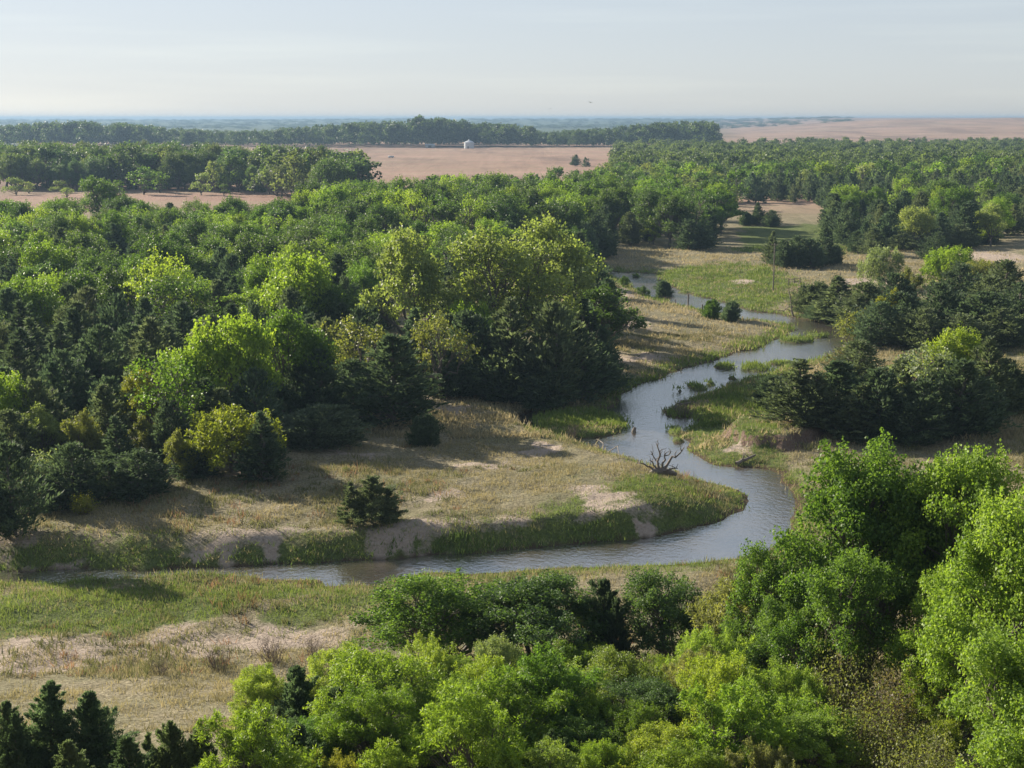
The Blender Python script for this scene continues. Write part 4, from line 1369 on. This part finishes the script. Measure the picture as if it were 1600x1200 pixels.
for (pa, pb), lab, r in [(((932, 692), (968, 716)), "thin dead branch reaching from the point into the creek", 0.06), (((1150, 728), (1180, 716)), "reddish fallen log on the waterline below the bare bank", 0.2), (((1052, 640), (1085, 630)), "dark drift log lying along the grassy point", 0.12)]:
    x0, y0, z0 = G(*pa)
    x1, y1, z1 = G(*pb)
    lo_ = rooted("fallen_log", x0, y0, z=max(z0, ZW))
    tag(lo_, lab, "log")
    e = np.array([x1 - x0, y1 - y0, max(z1, ZW) - max(z0, ZW)])
    Q = curve(dr, (0, 0, r), e + np.array([0, 0, r * 1.5]), 7, 0.02, 0.03)
    tube_obj("log", [(Q, np.linspace(r, r * 0.45, 7))], M_DEAD, lo_)
    if r > 0.1:
        tube_obj("branch", [(curve(dr, Q[2], Q[2] + np.array([0.15, -0.2, 0.75]) * min(1, r / 0.15), 4, 0, 0.06), np.linspace(r * 0.5, 0.015, 4)), (curve(dr, Q[4], Q[4] + np.array([-0.3, 0.1, 0.5]) * min(1, r / 0.15), 4, 0, 0.06), np.linspace(r * 0.4, 0.015, 4))], M_DEAD, lo_)
x, y, z = G(990, 681)
st = rooted("drift_stump", x, y, z=ZW - 0.15)
tag(st, "dark stump standing in the middle of the creek", "stump")
tube_obj("trunk", [(np.array([(0, 0, 0), (0.02, 0, 0.25), (0.05, 0.03, 0.5), (0.1, 0.05, 0.72)]), np.array([0.3, 0.24, 0.17, 0.06]))], M_POST, st)
tube_obj("branch", [(np.array([(0, 0, 0.3), (0.18, 0.05, 0.5), (0.25, 0.1, 0.68)]), np.array([0.1, 0.08, 0.03]))], M_POST, st)
# leaning snag above the pool
x, y, z = G(1240, 494)
sn = rooted("leaning_snag", x, y)
tag(sn, "grey forked snag leaning over the head of the pool", "dead tree")
tube_obj("trunk", [(curve(dr, (0, 0, -0.2), (-0.9, 0.3, 4.2), 7, 0, 0.02), np.linspace(0.16, 0.06, 7))], M_DEAD, sn)
tube_obj("branch", [(curve(dr, (-0.3, 0.1, 1.5), (-2.6, 0.4, 0.5), 6, 0.1, 0.04), np.linspace(0.09, 0.03, 6)), (curve(dr, (-0.3, 0.1, 1.3), (0.9, 0.4, 3.2), 6, 0, 0.04), np.linspace(0.08, 0.02, 6)), (curve(dr, (-0.1, 0, 0.6), (-2.9, -0.5, 0.9), 6, 0.1, 0.05), np.linspace(0.08, 0.02, 6))], M_DEAD, sn)

# tall pole in the meadow
M_CER = plain("glazed_insulator", (0.25, 0.2, 0.17), 0.3)
M_WIRE = plain("fence_wire", (0.2, 0.19, 0.18), 0.5, 0.8)
x, y, z = G(1208, 455)
up = rooted("utility_pole", x, y)
tag(up, "tall grey pole alone in the meadow before the cedar clump", "pole")
tube_obj("pole", [(np.array([(0, 0, -0.4), (0, 0, 4), (0.02, 0, 8.6)]), np.array([0.13, 0.11, 0.085]))], M_POST, up, 8)
ca = tube_obj("crossarm", [(np.array([(-0.55, 0.12, 8.2), (0, 0.12, 8.2), (0.55, 0.12, 8.2)]), np.array([0.055, 0.055, 0.055]))], M_POST, up, 4)
for q in (-0.48, 0.48):
    tube_obj("insulator", [(np.array([(q, 0.12, 8.24), (q, 0.12, 8.32), (q, 0.12, 8.42)]), np.array([0.03, 0.055, 0.03]))], M_CER, ca, 6)
# fence posts at the water
for px, py, h, r, lab in [(1075, 479, 2.2, 0.13, "tallest dark post, at the creek's edge"), (1055, 474, 0.9, 0.1, "short post left of the tallest one by the water"), (1097, 485, 1.1, 0.12, "stubby post nearest the shrub pair"),
                          (1040, 470, 0.7, 0.08, "lowest post beside the little dark tree"), (1312, 442, 2.4, 0.06, "thin stake beside the brushy second grove")]:
    x, y, z = G(px, py)
    o = rooted("fence_post", x, y)
    tag(o, lab, "post", "old fence posts")
    tube_obj("post", [(np.array([(0, 0, -0.3), (0.01, 0, h * 0.5), (0.03, 0.01, h)]), np.array([r, r * 0.95, r * 0.85])), (np.array([(0.03, 0.01, h - 0.002), (0.031, 0.01, h + 0.03)]), np.array([r * 0.85, 0.005]))], M_POST, o, 8)
    tube_obj("wire_staple", [(np.array([(r, 0, h * 0.7), (r + 0.03, 0, h * 0.72), (r, 0, h * 0.74)]), np.array([0.008, 0.008, 0.008]))], M_WIRE, o, 4)
# pasture fence with rails
x0, y0, z0 = G(1232, 446)
x1, y1, z1 = G(1250, 444)
fr = rooted("rail_fence", x0, y0)
tag(fr, "short grey rail fence in the meadow right of the tall pole", "fence")
ev = np.array([x1 - x0, y1 - y0, z1 - z0])
for k in (0, 0.5, 1):
    b = ev * k
    tube_obj("post", [(np.array([b + (0, 0, -0.3), b + (0, 0, 0.7), b + (0, 0, 1.3)]), np.array([0.09, 0.09, 0.08]))], M_POST, fr)
for hgt in (0.6, 1.1):
    tube_obj("rail", [(np.array([(0, -0.13, hgt), ev * 0.5 + (0, -0.13, hgt + 0.02), ev + (0, -0.13, hgt)]), np.array([0.05, 0.05, 0.05]))], M_POST, fr)

# ---------------------------------------------------------------- farm things far off
M_GALV = plain("galvanised_steel", (0.45, 0.47, 0.49), 0.45, 0.2)
M_ROOF = plain("bin_roof_steel", (0.5, 0.52, 0.55), 0.4, 0.3)
M_DARKM = plain("dark_steel", (0.08, 0.085, 0.09), 0.6)


def lathe(prof, sides=24, ribs=0.0):
    a = np.arange(sides) * 2 * math.pi / sides
    V = np.stack([np.stack([r * np.cos(a), r * np.sin(a), np.full(sides, z)], 1) for r, z in prof]).reshape(-1, 3)
    F = []
    for k in range(len(prof) - 1):
        for s in range(sides):
            F.append((k * sides + s, k * sides + (s + 1) % sides, (k + 1) * sides + (s + 1) % sides, (k + 1) * sides + s))
    return V, np.array(F)


d = 1420.0
x = (733 - 800) / px_per_m(d)
gb = rooted("grain_bin", x, d)
tag(gb, "white cylindrical grain bin before the far shelter belt", "grain bin")
prof = []
for k in range(17):
    prof.append((5.0 + (0.07 if k % 2 else 0), 0.38 * k))
v, f = lathe(prof, 32)
link("wall", mesh_np("wall", v, f, M_GALV, smooth=False), gb)
v, f = lathe([(5.25, 6.0), (3.2, 7.0), (0.9, 8.0), (0.85, 8.3), (0.05, 8.5)], 32)
rf = link("roof", mesh_np("roof", v, f, M_ROOF), gb)
v, f = lathe([(0.5, 8.35), (0.5, 8.8), (0.02, 9.0)], 16)
link("vent_cap", mesh_np("vent_cap", v, f, M_GALV), rf)
bx = np.array([(sx * 0.6 - 1.0, -5.25 + sy * 0.12, 0.1 + sz_ * 2.2) for sx in (-1, 1) for sy in (-1, 1) for sz_ in (0, 1)])
BF = np.array([(0, 1, 3, 2), (4, 6, 7, 5), (0, 4, 5, 1), (2, 3, 7, 6), (1, 5, 7, 3), (0, 2, 6, 4)])
link("door", mesh_np("door", bx, BF, M_DARKM), gb)


def boxm(x0, x1, y0, y1, z0, z1):
    return np.array([(a, b, c) for a in (x0, x1) for b in (y0, y1) for c in (z0, z1)]), BF


# a feed trailer out in the pink field
d = 1080.0
x = (611 - 800) / px_per_m(d)
tk = rooted("feed_trailer", x, d)
tag(tk, "tiny pale feed trailer standing in the pink field", "trailer")
v, f = boxm(-2.2, 2.2, -1, 1, 0.7, 1.9)
link("body", mesh_np("body", v, f, M_GALV), tk)
for sx in (-1.2, 1.2):
    tube_obj("wheel", [(np.array([(sx, -1.25, 0.45), (sx, -1.0, 0.45)]), np.array([0.45, 0.45])), (np.array([(sx, -1.26, 0.45), (sx, -1.25, 0.45)]), np.array([0.1, 0.45]))], M_DARKM, tk, 12)
tube_obj("tow_bar", [(np.array([(2.2, 0, 0.8), (3.0, 0, 0.65), (3.6, 0, 0.5)]), np.array([0.08, 0.08, 0.08]))], M_DARKM, tk, 6)
# low sheds under the shelter belt
for px, d, w, lab in [(672, 1460, 4.5, "small low shed left of the grain bin"), (20, 1490, 14, "low pale shed at the left end of the shelter belt")]:
    x = (px - 800) / px_per_m(d)
    sh = rooted("farm_shed", x, d)
    tag(sh, lab, "shed")
    v, f = boxm(-w, w, -4, 4, 0, 2.6)
    link("wall", mesh_np("wall", v, f, M_GALV), sh)
    pv = np.array([(-w - .4, -4.5, 2.55), (w + .4, -4.5, 2.55), (w + .4, 4.5, 2.55), (-w - .4, 4.5, 2.55), (-w - .4, 0, 4.0), (w + .4, 0, 4.0)])
    link("roof", mesh_np("roof", pv, np.array([(0, 1, 5, 4), (2, 3, 4, 5), (0, 4, 4, 3)])[:2], M_ROOF), sh)
    v, f = boxm(-1.6, 1.6, -4.08, -4.004, 0, 2.3)
    link("door", mesh_np("door", v, f, M_DARKM), sh)
# ---------------------------------------------------------------- two birds over the valley
M_BIRD = plain("dark_feathers", (0.05, 0.045, 0.04), 0.8)


def bird(px, py, d, span, bank, head, lab):
    r = ray(px, py)
    t = d / r[1]
    o = bpy.data.objects.new("bird", None)
    COL.objects.link(o)
    o.location = (r[0] * t, d, CAMZ + r[2] * t)
    o.rotation_euler = (0, bank, head)
    tag(o, lab, "bird", "soaring birds")
    s = span / 2
    body = [(np.array([(0, -0.34, 0), (0, -0.25, 0.02), (0, -0.1, 0.02), (0, 0.12, 0), (0, 0.36, -0.02)]) * s, np.array([0.02, 0.08, 0.12, 0.09, 0.03]) * s)]
    bv, bf = tubes(body, 8)
    V, F = [bv], [bf]
    n = len(bv)
    for sx in (-1, 1):
        pts_ = [(0.05, -0.14, 0.03), (0.45, -0.2, 0.17), (1.0, -0.02, 0.12), (0.96, 0.05, 0.12), (0.5, 0.14, 0.15), (0.05, 0.16, 0.02)]
        up_ = np.array([(sx * a * s, b * s, c * s) for a, b, c in pts_])
        dn_ = up_ - np.array([0, 0, 0.025 * s])
        V += [up_, dn_]
        q = [(0, 1, 4, 5), (1, 2, 3, 4)]
        F += [np.array(q) + n, np.array([w[::-1] for w in q]) + n + 6, np.array([(k, (k + 1) % 6, 6 + (k + 1) % 6, 6 + k) for k in range(6)]) + n]
        n += 12
    tv = np.array([(-0.05, 0.3, 0), (0.05, 0.3, 0), (0.13, 0.55, 0), (-0.13, 0.55, 0), (-0.05, 0.3, -.03), (0.05, 0.3, -.03), (0.13, 0.55, -.03), (-0.13, 0.55, -.03)]) * s
    V.append(tv)
    F.append(np.array([(0, 1, 2, 3), (7, 6, 5, 4), (0, 4, 5, 1), (1, 5, 6, 2), (2, 6, 7, 3), (3, 7, 4, 0)]) + n)
    link("body", mesh_np("body", np.concatenate(V), np.concatenate(F), M_BIRD), o)


bird(923, 160, 420, 1.7, 0.15, 0.5, "dark soaring bird with raised wings, higher and larger of two")
bird(860, 170, 520, 1.3, -0.2, -0.4, "small dark soaring bird, lower of two over the treeline")

# ---------------------------------------------------------------- the air of the valley
m = bpy.data.materials.new("valley_haze")
m.use_nodes = True
n, l = m.node_tree.nodes, m.node_tree.links
n.clear()
pv = n.new("ShaderNodeVolumePrincipled")
pv.inputs["Color"].default_value = (0.22, 0.33, 0.475, 1)
pv.inputs["Density"].default_value = 0.00016
pv.inputs["Anisotropy"].default_value = 0.25
mo = n.new("ShaderNodeOutputMaterial")
l.new(pv.outputs[0], mo.inputs["Volume"])
zmin, zmax = float(Z.min()) - 1.0, max(float(Z.max()), 38.0) + 2.0
v, f = boxm(-9200, 9200, -80, 18200, zmin, zmax)
tag(link("haze", mesh_np("haze", v, f, m)), "pale blue morning haze thickening toward the horizon", "haze", None, "stuff")
